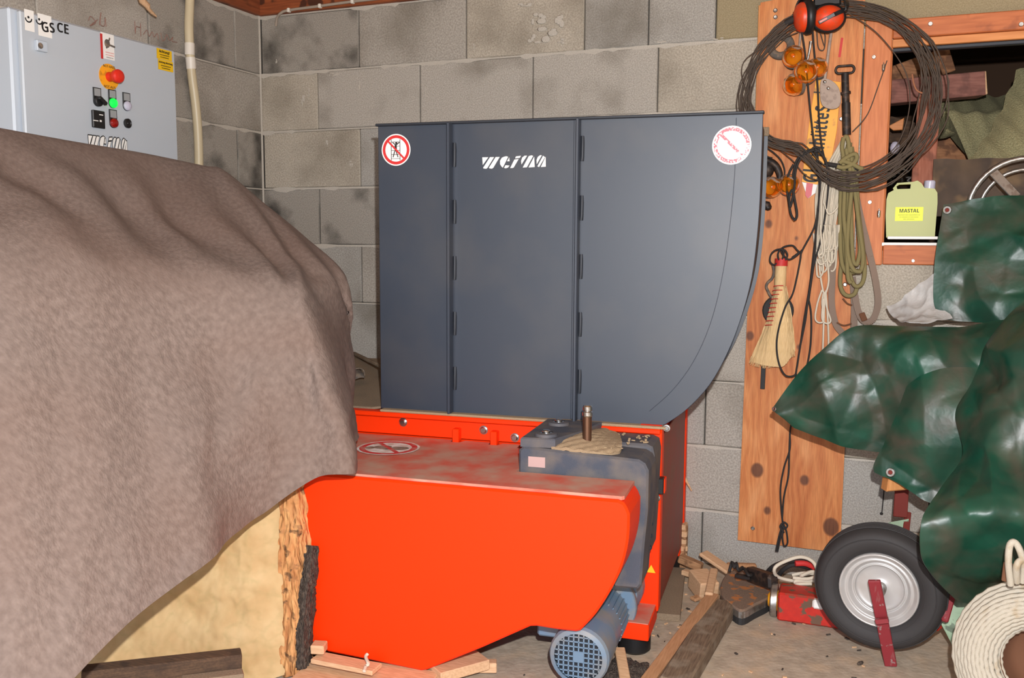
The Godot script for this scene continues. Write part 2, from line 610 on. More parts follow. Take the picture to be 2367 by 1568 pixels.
	M.paddle = patches(plain(c8(160, 140, 126), 0.6), c8(120, 100, 90), 0.5, 0.7, 0.1, blot, 0.5)
	M.paddle.uv1_triplanar = true
	M.pump = patches(plain(c8(40, 34, 32), 0.55, 0.3), c8(96, 74, 60), 0.5, 0.7, 0.1, blot, 0.6)
	M.pump.uv1_triplanar = true
	M.can = plain(c8(152, 154, 50), 0.42)
	M.can_yellow = plain(c8(178, 164, 28), 0.4)
	M.can_label = plain(c8(232, 240, 20), 0.5)
	M.tyre = plain(c8(49, 46, 46), 0.72)
	M.rim_silver = patches(plain(c8(192, 189, 186), 0.36, 0.3), c8(140, 118, 104), 0.5, 0.95, 0.6, blot, 0.5)
	M.rim_silver.uv1_triplanar = true
	M.maroon = patches(tone(c8(124, 34, 42), c8(150, 50, 56), 0.55, Vector3(0.05, 0.05, 0.05), grain), c8(150, 140, 134), 0.8, 0.86, 0.5, noise(0.03, 105, 4), 0.8)
	M.box_red = patches(tone(c8(176, 28, 16), c8(198, 38, 20), 0.5, Vector3(0.1, 0.1, 0.1), blot), c8(92, 76, 58), 0.6, 0.68, 0.4, noise(0.014, 106, 4), 0.95)
	M.rust_red = plain(c8(112, 34, 24), 0.8)
	M.wicker = relief(tone(c8(160, 151, 134), c8(202, 193, 178), 0.8, Vector3(0.08, 0.08, 0.08), grain), grain, 0.05)
	M.wicker = patches(M.wicker, c8(150, 122, 78), 0.66, 0.85, 0.4, noise(0.01, 107, 4), 0.7)
	M.lining = plain(c8(108, 70, 47), 0.9)

func room() -> void:
	var st := new_st()
	box(st, V(2.5, -0.1, 3.0), V(5.4, 0.2, 6.4), 0.0)
	struct("floor", st, M.floor)
	st = new_st()
	box(st, V(2.5, 2.95, 3.0), V(5.4, 0.1, 6.4), 0.0)
	struct("ceiling", st, M.ceiling)
	# back wall: a core with real blocks on its face; the loft opening starts at x 2.605, y 1.235
	st = new_st()
	box(st, V(1.2, 1.35, -0.15), V(2.8, 3.1, 0.24), 0.0)
	box(st, V(4.0, 0.55, -0.15), V(2.8, 1.3, 0.24), 0.0)
	box(st, V(4.0, 2.42, -0.15), V(2.8, 0.96, 0.24), 0.0)
	var back := struct("wall_back", st, M.mortar_core)
	var row0 := 0.216
	for n in range(-1, 11):
		var y0 := row0 + 0.25 * n
		var shift: float = 0.298 if posmod(n, 2) == 0 else 0.508
		if n < 0:
			y0 = 0.0
		var y1 := minf(row0 + 0.25 * (n + 1), 2.9)
		if y1 <= y0:
			continue
		var x := shift - 0.5
		while x < 4.9:
			var a := maxf(x, 0.0)
			var b := minf(x + 0.5, 5.0)
			x += 0.5
			# the top course in view is laid of cut pieces
			if b - a < 0.03:
				continue
			var pieces := [[a, b]]
			if n == 7 and a > 1.4 and b < 2.6:
				pieces = [[a, a + 0.25], [a + 0.25, b]]
			for p in pieces:
				var lo := y0
				var hi := y1
				if p[1] > 2.61 and lo < 1.9 and hi > 1.23:
					if lo < 1.2:
						hi = 1.165
					elif hi > 1.95:
						lo = 1.9
					elif p[0] < 2.55:
						p = [p[0], 2.6]
					else:
						continue
				if p[1] - p[0] < 0.03 or hi - lo < 0.02:
					continue
				block(back, V((p[0] + p[1]) / 2, (lo + hi) / 2, -0.015), V(p[1] - p[0] - 0.004, hi - lo - 0.007, 0.03), n, p[0], false)
		if n >= 0 and n < 10:
			bed(back, y0, 0.0, 2.605 if y0 > 1.2 and y0 < 1.9 else 5.0, false, n)
	# left wall
	st = new_st()
	box(st, V(-0.15, 1.35, 3.0), V(0.24, 3.1, 6.4), 0.0)
	var left := struct("wall_left", st, M.mortar_core)
	for n in range(-1, 11):
		var y0 := maxf(row0 + 0.25 * n, 0.0)
		var y1 := minf(row0 + 0.25 * (n + 1), 2.9)
		var z: float = 0.42 if posmod(n, 2) == 0 else 0.17
		z -= 0.5
		while z < 2.4:
			var a := maxf(z, 0.0)
			var b := z + 0.5
			z += 0.5
			if b - a < 0.03:
				continue
			block(left, V(-0.015, (y0 + y1) / 2, (a + b) / 2), V(0.03, y1 - y0 - 0.007, b - a - 0.004), n, a, true)
		if n >= 0 and n < 10:
			bed(left, y0, 0.0, 2.4, true, n)
	st = new_st()
	box(st, V(5.15, 1.4, 3.0), V(0.24, 3.0, 6.4), 0.0)
	struct("wall_right", st, M.block0)
	# unseen front wall behind the camera; its wide gate is added for fill light
	st = new_st()
	box(st, V(0.25, 1.4, 6.1), V(0.9, 3.0, 0.2), 0.0)
	box(st, V(4.85, 1.4, 6.1), V(0.7, 3.0, 0.2), 0.0)
	box(st, V(2.6, 2.7, 6.1), V(3.8, 0.4, 0.2), 0.0)
	struct("wall_front", st, M.block1)
	# wall plates under the roof
	st = new_st()
	box(st, V(1.32, 2.256, 0.012), V(2.62, 0.075, 0.03), 0.004)
	var t1 := struct("trim_1", st, M.trim_x)
	st = new_st()
	box(st, V(1.3, 2.42, 0.002), V(2.6, 0.25, 0.02), 0.003)
	wpart("upper_board", st, M.trim_x, t1)
	st = new_st()
	box(st, V(0.095, 2.42, 0.03), V(0.12, 0.25, 0.045), 0.003)
	wpart("post", st, M.pine_y, t1)
	st = new_st()
	box(st, V(0.012, 2.256, 1.2), V(0.03, 0.075, 2.36), 0.004)
	var t2 := struct("trim_2", st, M.trim_z)
	st = new_st()
	box(st, V(0.002, 2.42, 1.2), V(0.02, 0.25, 2.36), 0.003)
	wpart("upper_board", st, M.trim_z, t2)
	st = new_st()
	box(st, V(0.004, 1.45, 0.004), V(0.009, 2.9, 0.009), 0.003)
	wpart("corner_joint", st, M.mortar, back)
	# smears of mortar and lime left on the face of the wall
	st = new_st()
	for q in [[V(0.222, 1.841, 0.001), 0.0153, 0.0374], [V(0.259, 1.881, 0.001), 0.0085, 0.0238], [V(0.508, 1.899, 0.001), 0.0068, 0.0272], [V(0.83, 1.847, 0.001), 0.0085, 0.0272], [V(0.5, 1.926, 0.001), 0.0051, 0.0153], [V(1.323, 2.108, 0.001), 0.0442, 0.0272], [V(1.352, 2.043, 0.001), 0.0578, 0.0408], [V(1.402, 2.085, 0.001), 0.0272, 0.0374], [V(1.298, 2.024, 0.001), 0.034, 0.0238], [V(1.267, 2.158, 0.001), 0.0374, 0.0136], [V(1.42, 2.01, 0.001), 0.0238, 0.0136], [V(0.379, 1.948, 0.001), 0.0374, 0.0102], [V(0.09, 2.025, 0.001), 0.0085, 0.0136], [V(0.464, 1.568, 0.001), 0.0119, 0.0204], [V(0.343, 1.66, 0.001), 0.0085, 0.017], [V(1.043, 2.016, 0.001), 0.0051, 0.0204], [V(2.019, 1.971, 0.001), 0.0306, 0.0085], [V(1.812, 1.974, 0.001), 0.0272, 0.0068], [V(2.114, 0.585, 0.001), 0.0051, 0.0051], [V(1.989, 0.717, 0.001), 0.0306, 0.0051]]:
		for k in 5:
			var p: Vector3 = q[0] + V(rng.randf_range(-0.6, 0.6) * q[1], rng.randf_range(-0.6, 0.6) * q[2], 0)
			ball(st, p, V(q[1] * rng.randf_range(0.15, 0.5), q[2] * rng.randf_range(0.15, 0.5), 0.0016), 8)
	wpart("lime_smear", st, M.mortar, back).set_meta("kind", "stuff")
	# faint red chalk writing on the left wall
	st = new_st()
	for w in [[V(0.002, 1.998, 0.958), V(0.002, 2.015, 0.948), V(0.002, 1.999, 0.926), V(0.002, 1.982, 0.953), V(0.002, 2.01, 0.917)], [V(0.002, 1.994, 0.91), V(0.002, 2.022, 0.905), V(0.002, 2.038, 0.9), V(0.002, 1.998, 0.906), V(0.002, 1.996, 0.887), V(0.002, 2.026, 0.883), V(0.002, 1.994, 0.879)], [V(0.002, 2.042, 0.741), V(0.002, 1.998, 0.741), V(0.002, 2.024, 0.735), V(0.002, 2.025, 0.716), V(0.002, 2.041, 0.713), V(0.002, 1.994, 0.713)], [V(0.002, 2.003, 0.7), V(0.002, 2.023, 0.681), V(0.002, 2.002, 0.671), V(0.002, 2.022, 0.654), V(0.002, 2.004, 0.646), V(0.002, 2.021, 0.628), V(0.002, 1.999, 0.624)], [V(0.002, 2.028, 0.609), V(0.002, 2, 0.603), V(0.002, 2.006, 0.589), V(0.002, 2.028, 0.577), V(0.002, 2.007, 0.564), V(0.002, 2.024, 0.544), V(0.002, 2.007, 0.55), V(0.002, 2.009, 0.521)]]:
		tube(st, smooth(w, 4), 0.0016, 4)
	wpart("chalk_writing", st, M.chalk_red, left).set_meta("kind", "stuff")
	# cable clipped along the wall plate, and its clips
	var c := thing("electric_cable", "thin grey cable clipped along the wooden wall plate and bent down at the corner", "cable", V(0.25, 2.19, 0.03))
	st = new_st()
	tube(st, smooth([V(0.094, 2.172, 0.006), V(0.111, 2.2, 0.02), V(0.142, 2.216, 0.034), V(0.183, 2.224, 0.034), V(0.341, 2.228, 0.034), V(0.502, 2.232, 0.034), V(0.677, 2.233, 0.034), V(0.876, 2.236, 0.034)], 6), 0.006, 8)
	wpart("sheath", st, M.cable_grey, c)
	for p in [V(0.183, 2.224, 0.034), V(0.341, 2.228, 0.034), V(0.502, 2.232, 0.034)]:
		st = new_st()
		box(st, p, V(0.014, 0.018, 0.018), 0.003)
		wpart("clip", st, M.pvc_white, c)
	# installation pipe on the left wall
	var pipe := thing("conduit_pipe", "cream plastic conduit pipe running down the left wall beside the control cabinet", "pipe", V(0.03, 1.533, 0.452))
	st = new_st()
	tube(st, smooth([V(0.035, 2.243, 0.48), V(0.035, 2.177, 0.48), V(0.035, 2.076, 0.49), V(0.035, 1.993, 0.489), V(0.035, 1.894, 0.483), V(0.035, 1.778, 0.466), V(0.035, 1.661, 0.457), V(0.035, 1.523, 0.458), V(0.035, 1.298, 0.473), V(0.035, 0.984, 0.493)], 5), 0.0175, 14)
	wpart("tube", st, M.pvc, pipe)
	st = new_st()
	tube(st, [V(0.035, 2.009, 0.49), V(0.035, 1.963, 0.49)], 0.0195, 14)
	tube(st, [V(0.035, 1.955, 0.488), V(0.035, 1.911, 0.483)], 0.0195, 14)
	wpart("white_sleeve", st, M.pvc_white, pipe).set_meta("label", "white sleeve joint")
	# splintered stick that hangs in from above
	st = new_st()
	tube(st, [V(0.09, 2.155, 0.813), V(0.09, 2.094, 0.791), V(0.09, 2.084, 0.768), V(0.09, 2.075, 0.765), V(0.09, 2.064, 0.746), V(0.09, 2.056, 0.725)], 0.013, 6, false, [1.0, 1.1, 0.9, 0.6, 0.5, 0.25])
	solid("wood_splinter", "pale splintered stick end poking down above the control cabinet", "stick", st, M.offcut)

func block(wall: Node3D, c: Vector3, s: Vector3, n: int, a: float, side: bool) -> void:
	var st := new_st()
	var j := rng.randf_range(-0.0015, 0.002)
	c += (V(j, 0, 0) if side else V(0, 0, j))
	box(st, c, s, 0.004)
	var m: Material = M["block%d" % rng.randi_range(0, 3)]
	if side and ((n == 7 and a < 0.6) or (n == 5 and a < 0.5) or (n == 4 and a < 0.7) or n == 6 and a > 0.3) or not side and (n == 7 and a < 0.1 or n == 4 and a < 0.3):
		m = M.block_soot
	if not side and n >= 7 and a > 2.0:
		m = M.block_olive
	part("block", st, m, wall)

# a bed joint: a smeared, uneven band of mortar a millimetre or two proud of the blocks
func bed(wall: Node3D, y: float, from: float, to: float, side: bool, n: int) -> void:
	var st := new_st()
	var k := noise(2.1, 200 + n + (50 if side else 0), 3)
	var steps := int((to - from) / 0.018)
	var rows := [[], []]
	for i in steps + 1:
		var a := from + (to - from) * i / steps
		var h := 0.006 + 0.009 * maxf(0.0, k.get_noise_1d(a * 4.0) * 1.8 + 0.25)
		if k.get_noise_1d(a * 0.6 + 40.0) < -0.12:
			h = 0.004
		var d := 0.0022
		var up := y + h * 0.4
		var dn := y - h
		rows[0].append(V(d, up, a) if side else V(a, up, d))
		rows[1].append(V(d, dn, a) if side else V(a, dn, d))
	var inset := V(-0.012, 0, 0) if side else V(0, 0, -0.012)
	for i in steps:
		quad(st, rows[0][i], rows[0][i + 1], rows[1][i + 1], rows[1][i])
		quad(st, rows[0][i] + inset, rows[0][i + 1] + inset, rows[0][i + 1], rows[0][i])
		quad(st, rows[1][i], rows[1][i + 1], rows[1][i + 1] + inset, rows[1][i] + inset)
	part("mortar_joint", st, M.mortar, wall)

# boards round the loft opening and what lies behind it
func loft() -> void:
	var st := new_st()
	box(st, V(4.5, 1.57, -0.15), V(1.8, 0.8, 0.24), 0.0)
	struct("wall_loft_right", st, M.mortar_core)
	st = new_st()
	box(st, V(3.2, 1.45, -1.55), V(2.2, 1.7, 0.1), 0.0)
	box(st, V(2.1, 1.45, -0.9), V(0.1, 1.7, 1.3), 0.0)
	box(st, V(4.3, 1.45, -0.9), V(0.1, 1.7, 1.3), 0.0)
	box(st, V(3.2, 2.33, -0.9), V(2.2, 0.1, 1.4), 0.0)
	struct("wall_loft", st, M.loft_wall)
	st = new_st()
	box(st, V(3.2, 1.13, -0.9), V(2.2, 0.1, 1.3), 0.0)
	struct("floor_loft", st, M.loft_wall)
	var w := Node3D.new()
	w.name = "window_1"
	add_child(w)
	w.set_meta("kind", "structure")
	st = new_st()
	box(st, V(2.5635, 1.578, 0.012), V(0.087, 0.83, 0.026), 0.003)
	part("jamb_board", st, M.frame_y, w)
	st = new_st()
	box(st, V(2.6, 1.57, -0.12), V(0.02, 0.67, 0.24), 0.002)
	part("jamb_lining", st, M.frame_y, w)
	st = new_st()
	box(st, V(3.1, 1.957, 0.012), V(0.985, 0.062, 0.026), 0.003)
	part("head_board", st, M.frame_x, w)
	st = new_st()
	box(st, V(3.1, 1.912, 0.004), V(0.985, 0.026, 0.02), 0.002)
	part("head_lining", st, M.frame_light, w)
	st = new_st()
	box(st, V(3.1, 1.893, -0.02), V(1.0, 0.012, 0.03), 0.002)
	part("steel_track", st, M.slate_dark, w)
	st = new_st()
	box(st, V(3.105, 1.2, 0.012), V(0.993, 0.07, 0.026), 0.003)
	part("sill_board", st, M.frame_x, w)
	st = new_st()
	box(st, V(3.1, 1.235, -0.1), V(1.0, 0.012, 0.25), 0.002)
	part("sill", st, M.white, w)
	for p in [[V(2.551, 1.869, 0.026), 0.007], [V(2.559, 1.379, 0.026), 0.007], [V(2.722, 1.965, 0.026), 0.008], [V(2.99, 1.942, 0.026), 0.008], [V(2.706, 1.179, 0.026), 0.006]]:
		st = new_st()
		lathe(st, [Vector2(0, 0.003), Vector2(p[1] * 0.8, 0.003), Vector2(p[1], 0.0), Vector2(p[1], -0.002)], axis(p[0], Vector3.BACK), 12)
		part("screw_head", st, M.steel, w)
	for p in [V(2.583, 1.829, 0.028), V(2.59, 1.337, 0.028)]:
		st = new_st()
		lathe(st, [Vector2(0, 0.012), Vector2(0.004, 0.011), Vector2(0.006, 0.004), Vector2(0.006, -0.012), Vector2(0.002, -0.014), Vector2(0.002, -0.02), Vector2(0, -0.02)], axis(p, V(0, -1, 0.1)), 10)
		part("hook_pin", st, M.chrome, w)

	# what is stored behind the opening
	st = new_st()
	bar(st, V(2.505, 1.783, -0.267), V(2.914, 1.818, -0.383), 0.09, 0.085, Vector3.UP, 0.003)
	solid("timber_beam", "reddish square timber beam lying level behind the wire coil in the loft, end chipped", "beam", st, M.beam_red)
	var beam: Node3D = get_child(get_child_count() - 1)
	st = new_st()
	bar(st, V(2.911, 1.818, -0.382), V(2.919, 1.819, -0.384), 0.088, 0.083, Vector3.UP, 0.002)
	wpart("chipped_end", st, M.offcut, beam)
	st = new_st()
	bar(st, V(2.517, 1.817, -0.352), V(2.797, 1.926, -0.456), 0.1, 0.095, Vector3.UP, 0.003)
	solid("timber_beam", "brown timber beam lying slanted on top of the level reddish beam in the loft", "beam", st, M.beam_brown)
	st = new_st()
	bar(st, V(2.738, 1.761, -0.229), V(2.725, 1.38, -0.125), 0.075, 0.06, Vector3.BACK, 0.003)
	solid("timber_post", "upright red-brown timber post behind the right side of the wire coil", "post", st, M.beam_red_y)
	st = new_st()
	bar(st, V(2.582, 1.688, -0.559), V(2.712, 1.651, -0.607), 0.1, 0.1, Vector3.UP, 0.003)
	solid("timber_beam", "dark brown timber end low in the shadow left of the upright loft post", "beam", st, M.weathered_x)
	st = new_st()
	extr(st, [Vector2(2.603, 1.672), Vector2(2.658, 1.701), Vector2(2.654, 1.657), Vector2(2.622, 1.656)], -0.32, -0.3, Transform3D.IDENTITY, 0.002)
	solid("wood_chip", "small orange wood offcut in the dark between the loft beams", "offcut", st, M.frame_light)
	st = new_st()
	box(st, V(2.84, 1.608, -0.611), V(0.14, 0.1, 0.1), 0.004, Basis(Vector3.UP, 0.2))
	solid("cardboard_box", "brown cardboard box corner between the upright loft post and the shaded insulation", "box", st, M.beam_brown)
	st = new_st()
	ball(st, V(2.631, 1.586, -0.241), V(0.018, 0.024, 0.018), 12)
	solid("glass_bulb", "pale dusty glass bulb lying in the dark lower left corner of the loft opening", "bulb", st, M.led_white)
	st = new_st()
	for k in 26:
		var p: Vector3 = V(2.659, 1.514, -0.244) + V(rng.randf_range(-0.05, 0.05), rng.randf_range(-0.05, 0.02), rng.randf_range(-0.04, 0.04))
		tube(st, [p, p + V(rng.randf_range(-0.03, 0.03), rng.randf_range(-0.02, 0.02), 0.01)], 0.004, 5)
	solid("metal_scraps", "small tangled metal scraps low in the loft opening's left corner", "scrap", st, M.steel).set_meta("kind", "stuff")
	# insulation batts
	st = new_st()
	sheet(st, [[V(2.764, 1.82, -0.539), V(2.875, 1.812, -0.605), V(2.987, 1.815, -0.673), V(3.083, 1.822, -0.734)], [V(2.776, 1.727, -0.425), V(2.885, 1.734, -0.47), V(2.99, 1.748, -0.514), V(3.081, 1.756, -0.552)], [V(2.807, 1.722, -0.393), V(2.896, 1.71, -0.406), V(2.998, 1.705, -0.426), V(3.085, 1.695, -0.438)], [V(2.886, 1.54, -0.339), V(2.913, 1.548, -0.329), V(2.997, 1.58, -0.346), V(3.081, 1.601, -0.36)]], 10, 8, func(p, _u, _v): return 0.006 * sin(p.x * 80.0 + p.y * 30.0), 0.09)
	solid("insulation_batt", "folded olive-green insulation batt lying in shade under the level loft beam", "insulation", st, M.wool)
	st = new_st()
	sheet(st, [[V(3.026, 1.857, -0.368), V(3.077, 1.873, -0.347), V(3.154, 1.879, -0.325)], [V(2.971, 1.704, -0.284), V(3.047, 1.726, -0.253), V(3.152, 1.735, -0.253)], [V(2.915, 1.592, -0.205), V(3.005, 1.616, -0.179), V(3.149, 1.625, -0.184)], [V(2.871, 1.526, -0.158), V(2.966, 1.522, -0.131), V(3.148, 1.517, -0.139)], [V(2.86, 1.451, -0.101), V(2.966, 1.449, -0.09), V(3.148, 1.447, -0.109)]], 10, 8, func(p, _u, _v): return 0.008 * sin(p.x * 60.0 + p.y * 45.0), 0.07)
	solid("insulation_batt", "large olive-grey insulation batt leaning at the right edge above the metal ring", "insulation", st, M.wool)
	# stained hanging sheet in front
	st = new_st()
	sheet(st, [[V(2.759, 1.532, -0.113), V(2.844, 1.53, -0.126), V(2.951, 1.53, -0.115), V(3.118, 1.53, -0.107)], [V(2.759, 1.452, -0.082), V(2.847, 1.448, -0.095), V(2.952, 1.443, -0.083), V(3.118, 1.445, -0.075)], [V(2.769, 1.332, -0.061), V(2.852, 1.332, -0.084), V(2.957, 1.332, -0.073), V(3.123, 1.331, -0.064)]], 8, 8, func(p, _u, _v): return 0.004 * sin(p.x * 50.0), 0.006)
	solid("stained_sacking", "dark stained sacking with tan blotches behind the yellow can", "cloth", st, M.sacking)
	# wheel-like metal ring
	var rg := thing("metal_ring", "bare metal wheel ring with a flat spoke standing behind the green tarpaulin corner", "wheel", V(3.037, 1.244, 0.068))
	st = new_st()
	var ctr: Vector3 = V(3.037, 1.343, 0.035)
	var e1: Vector3 = (V(3.161, 1.342, 0.028) - V(3.037, 1.343, 0.035)).normalized()
	var ring := []
	var ring2 := []
	for i in 40:
		var a := TAU * i / 40
		ring.append(ctr + (e1 * cos(a) + Vector3.UP * sin(a)) * 0.173)
		ring2.append(ctr + (e1 * cos(a) + Vector3.UP * sin(a)) * 0.138 + V(0, 0, -0.02))
	tube(st, ring, 0.009, 8, true)
	wpart("outer_ring", st, M.steel, rg)
	st = new_st()
	tube(st, ring2, 0.007, 8, true)
	wpart("inner_ring", st, M.steel, rg)
	st = new_st()
	bar(st, V(2.93, 1.47, 0.085), V(3, 1.388, 0.099), 0.03, 0.006, V(0.3, 0.1, 1))
	wpart("spoke", st, M.steel, rg)
	# jerry can
	can()

func can() -> void:
	var o := thing("jerry_can", "translucent yellow-green plastic can with a yellow label standing on the white sill strip", "can", V(2.696, 1.254, -0.02))
	var z := -0.045
	var out := [Vector2(2.612, 1.388), Vector2(2.617, 1.41), Vector2(2.634, 1.42), Vector2(2.631, 1.426), Vector2(2.644, 1.444), Vector2(2.694, 1.447), Vector2(2.707, 1.451), Vector2(2.72, 1.442), Vector2(2.73, 1.426), Vector2(2.762, 1.423), Vector2(2.771, 1.409), Vector2(2.773, 1.375), Vector2(2.77, 1.259), Vector2(2.617, 1.258), Vector2(2.612, 1.332)]
	var hole := [Vector2(2.645, 1.423), Vector2(2.642, 1.432), Vector2(2.65, 1.438), Vector2(2.687, 1.439), Vector2(2.686, 1.424)]
	var c := CSGCombiner3D.new()
	var a := CSGPolygon3D.new()
	a.polygon = PackedVector2Array(out)
	a.depth = 0.075
	a.material = M.can
	var b := CSGPolygon3D.new()
	b.polygon = PackedVector2Array(hole)
	b.depth = 0.2
	b.position.z = 0.05
	b.operation = CSGShape3D.OPERATION_SUBTRACTION
	b.material = M.can_yellow
	a.name = "shell"
	b.name = "grip_hole"
	c.name = "body"
	c.add_child(a)
	c.add_child(b)
	o.add_child(c)
	c.position = V(0, 0, z + 0.06) - o.position
	var st := new_st()
	box(st, V(2.7, 1.257, -0.01), V(0.158, 0.01, 0.12), 0.002)
	solid("white_strip", "white strip under the yellow-green can on the window sill", "strip", st, M.white)
	st = new_st()
	lathe(st, [Vector2(0, 0.03), Vector2(0.016, 0.03), Vector2(0.018, 0.026), Vector2(0.018, 0.0)], Transform3D(Basis.IDENTITY, V(2.747, 1.422, -0.02)), 16)
	wpart("screw_cap", st, M.led_white, o)
	var at: Vector3 = V(2.686, 1.338, 0.017)
	print_on("label", rect(0.088, 0.047), Transform3D(Basis.IDENTITY, at - o.position), M.can_label, o, Vector2.ONE)
	lettering("label_word", "MASTAL", 0.0125, Transform3D(Basis.IDENTITY, at - o.position + V(0, 0.011, 0.0006)), M.print_black, o, true)
	for k in 3:
		lettering("label_line", ["ooooooo ooo ooooooooo oo", "oo oooooo oo oooooooo", "ooo oooooooo"][k], 0.004, Transform3D(Basis.IDENTITY, at - o.position + V(0, -0.003 - k * 0.007, 0.0006)), M.print_black, o)

# letters cut as slanted bars with round backs, drawn in units of 0..6 by 0..1
func emblem(called: String, xf: Transform3D, m: Material, parent: Node3D, grow := 0.0) -> void:
	var shapes := [
		[[0.0, 1.0], [0.58, 1.0], [0.05, 0.32]],
		[[0.74, 1.0], [1.13, 1.0], [0.5, 0.06], [0.38, -0.03], [0.14, 0.0], [0.08, 0.06]],
		[[1.28, 1.0], [1.66, 1.0], [1.06, 0.06], [0.93, -0.03], [0.7, 0.0], [0.64, 0.06]],
		[[2.1, 1.02], [1.86, 0.92], [1.7, 0.66], [1.7, 0.36], [1.86, 0.12], [1.96, 0.05], [2.46, 1.0], [2.3, 1.05]],
		[[2.56, 0.94], [2.6, 0.6], [2.36, 0.6]],
		[[2.08, 0.02], [2.24, -0.02], [2.44, 0.04], [2.6, 0.22], [2.22, 0.26]],
		[[3.12, 0.84], [3.2, 1.02], [3.66, 1.06], [3.56, 0.88]],
		[[3.05, 0.74], [3.45, 0.78], [3.0, 0.06], [2.9, 0.0], [2.66, 0.0]],
		[[3.72, 0.3], [3.68, 0.6], [3.78, 0.9], [4.0, 1.06], [4.24, 1.06]],
		[[4.4, 1.02], [4.66, 1.08], [4.8, 1.02], [4.22, 0.04], [3.84, 0.02]],
		[[4.9, 0.96], [4.95, 0.05], [4.38, 0.02]],
		[[5.14, 0.3], [5.12, 0.66], [5.24, 0.94], [5.46, 1.08], [5.6, 1.06]],
		[[5.72, 1.02], [5.9, 0.9], [5.36, 0.04], [5.2, 0.1]],
		[[5.96, 0.94], [5.98, 0.06], [5.52, 0.04]],
	]
	for s in shapes:
		var p := []
		for v in s:
			p.append(Vector2(v[0], v[1]))
		if grow > 0.0:
			var big := Geometry2D.offset_polygon(PackedVector2Array(p), grow)
			p = Array(big[0])
		var st := new_st()
		extr(st, p, 0.0, 0.03 if grow == 0.0 else 0.012, xf)
		part(called, st, m, parent)

func prohibition(kind: int) -> ImageTexture:
	var n := 256
	var im := Image.create(n, n, false, Image.FORMAT_RGBA8)
	var worn := noise(0.05, 301, 3)
	var dirt := noise(0.02, 303, 4)
	for y in n:
		for x in n:
			var p := Vector2(x - n / 2.0 + 0.5, y - n / 2.0 + 0.5) / (n / 2.0)
			var r := p.length()
			var c := c8(238, 234, 232)
			var red := c8(208, 44, 44)
			if kind == 1:
				red = c8(226, 104, 116)
			var ink := false
			if kind == 0:
				# a figure on a ladder
				var rail := absf(absf(p.x + 0.03) - 0.3) < 0.018 and absf(p.y) < 0.66
				var rung := absf(p.x + 0.03) < 0.3 and absf(fposmod(p.y + 0.1, 0.26) - 0.13) < 0.014 and absf(p.y) < 0.6
				var head := (p - Vector2(0.02, -0.42)).length() < 0.075
				var body := absf(p.x + 0.02) < 0.075 and p.y > -0.33 and p.y < 0.1
				var arm := absf(p.y + 0.3 + absf(p.x) * 0.7) < 0.035 and absf(p.x) < 0.24
				var legs := absf(absf(p.x + 0.04) - 0.06 - maxf(0.0, p.y - 0.1) * 0.3) < 0.032 and p.y > 0.08 and p.y < 0.46
				ink = rail or rung or head or body or arm or legs
			elif kind == 2:
				# two shoe soles
				for s in [[Vector2(-0.34, 0.05), -0.5], [Vector2(0.24, 0.02), -0.35]]:
					var q: Vector2 = (p - s[0]).rotated(-s[1])
					if Vector2((q.x - 0.14) / 0.3, q.y / 0.23).length() < 1.0 or Vector2((q.x + 0.24) / 0.17, q.y / 0.17).length() < 1.0:
						ink = true
			if ink:
				c = c8(34, 32, 32) if kind == 0 else c8(112, 98, 86)
			var ring := r > 0.74 and r < 0.92
			var slash := r < 0.8 and absf(p.dot(Vector2(1, -1).normalized())) < (0.075 if kind != 0 else 0.06)
			if ring or slash:
				if kind == 1 and worn.get_noise_2d(x, y) * 1.2 + (0.3 if p.x > 0.3 and p.y > -0.1 else -0.1) > 0.12:
					c = c8(236, 224, 224)
				else:
					c = red
			if kind == 2:
				c = c.lerp(c8(196, 164, 148), clampf(0.26 + dirt.get_noise_2d(x, y) * 0.9, 0.0, 0.6))
			im.set_pixel(x, y, c)
	return ImageTexture.create_from_image(im)

func print_mat(t: Texture2D, rough := 0.5) -> StandardMaterial3D:
	var m := plain(Color.WHITE, rough)
	m.albedo_texture = t
	return m

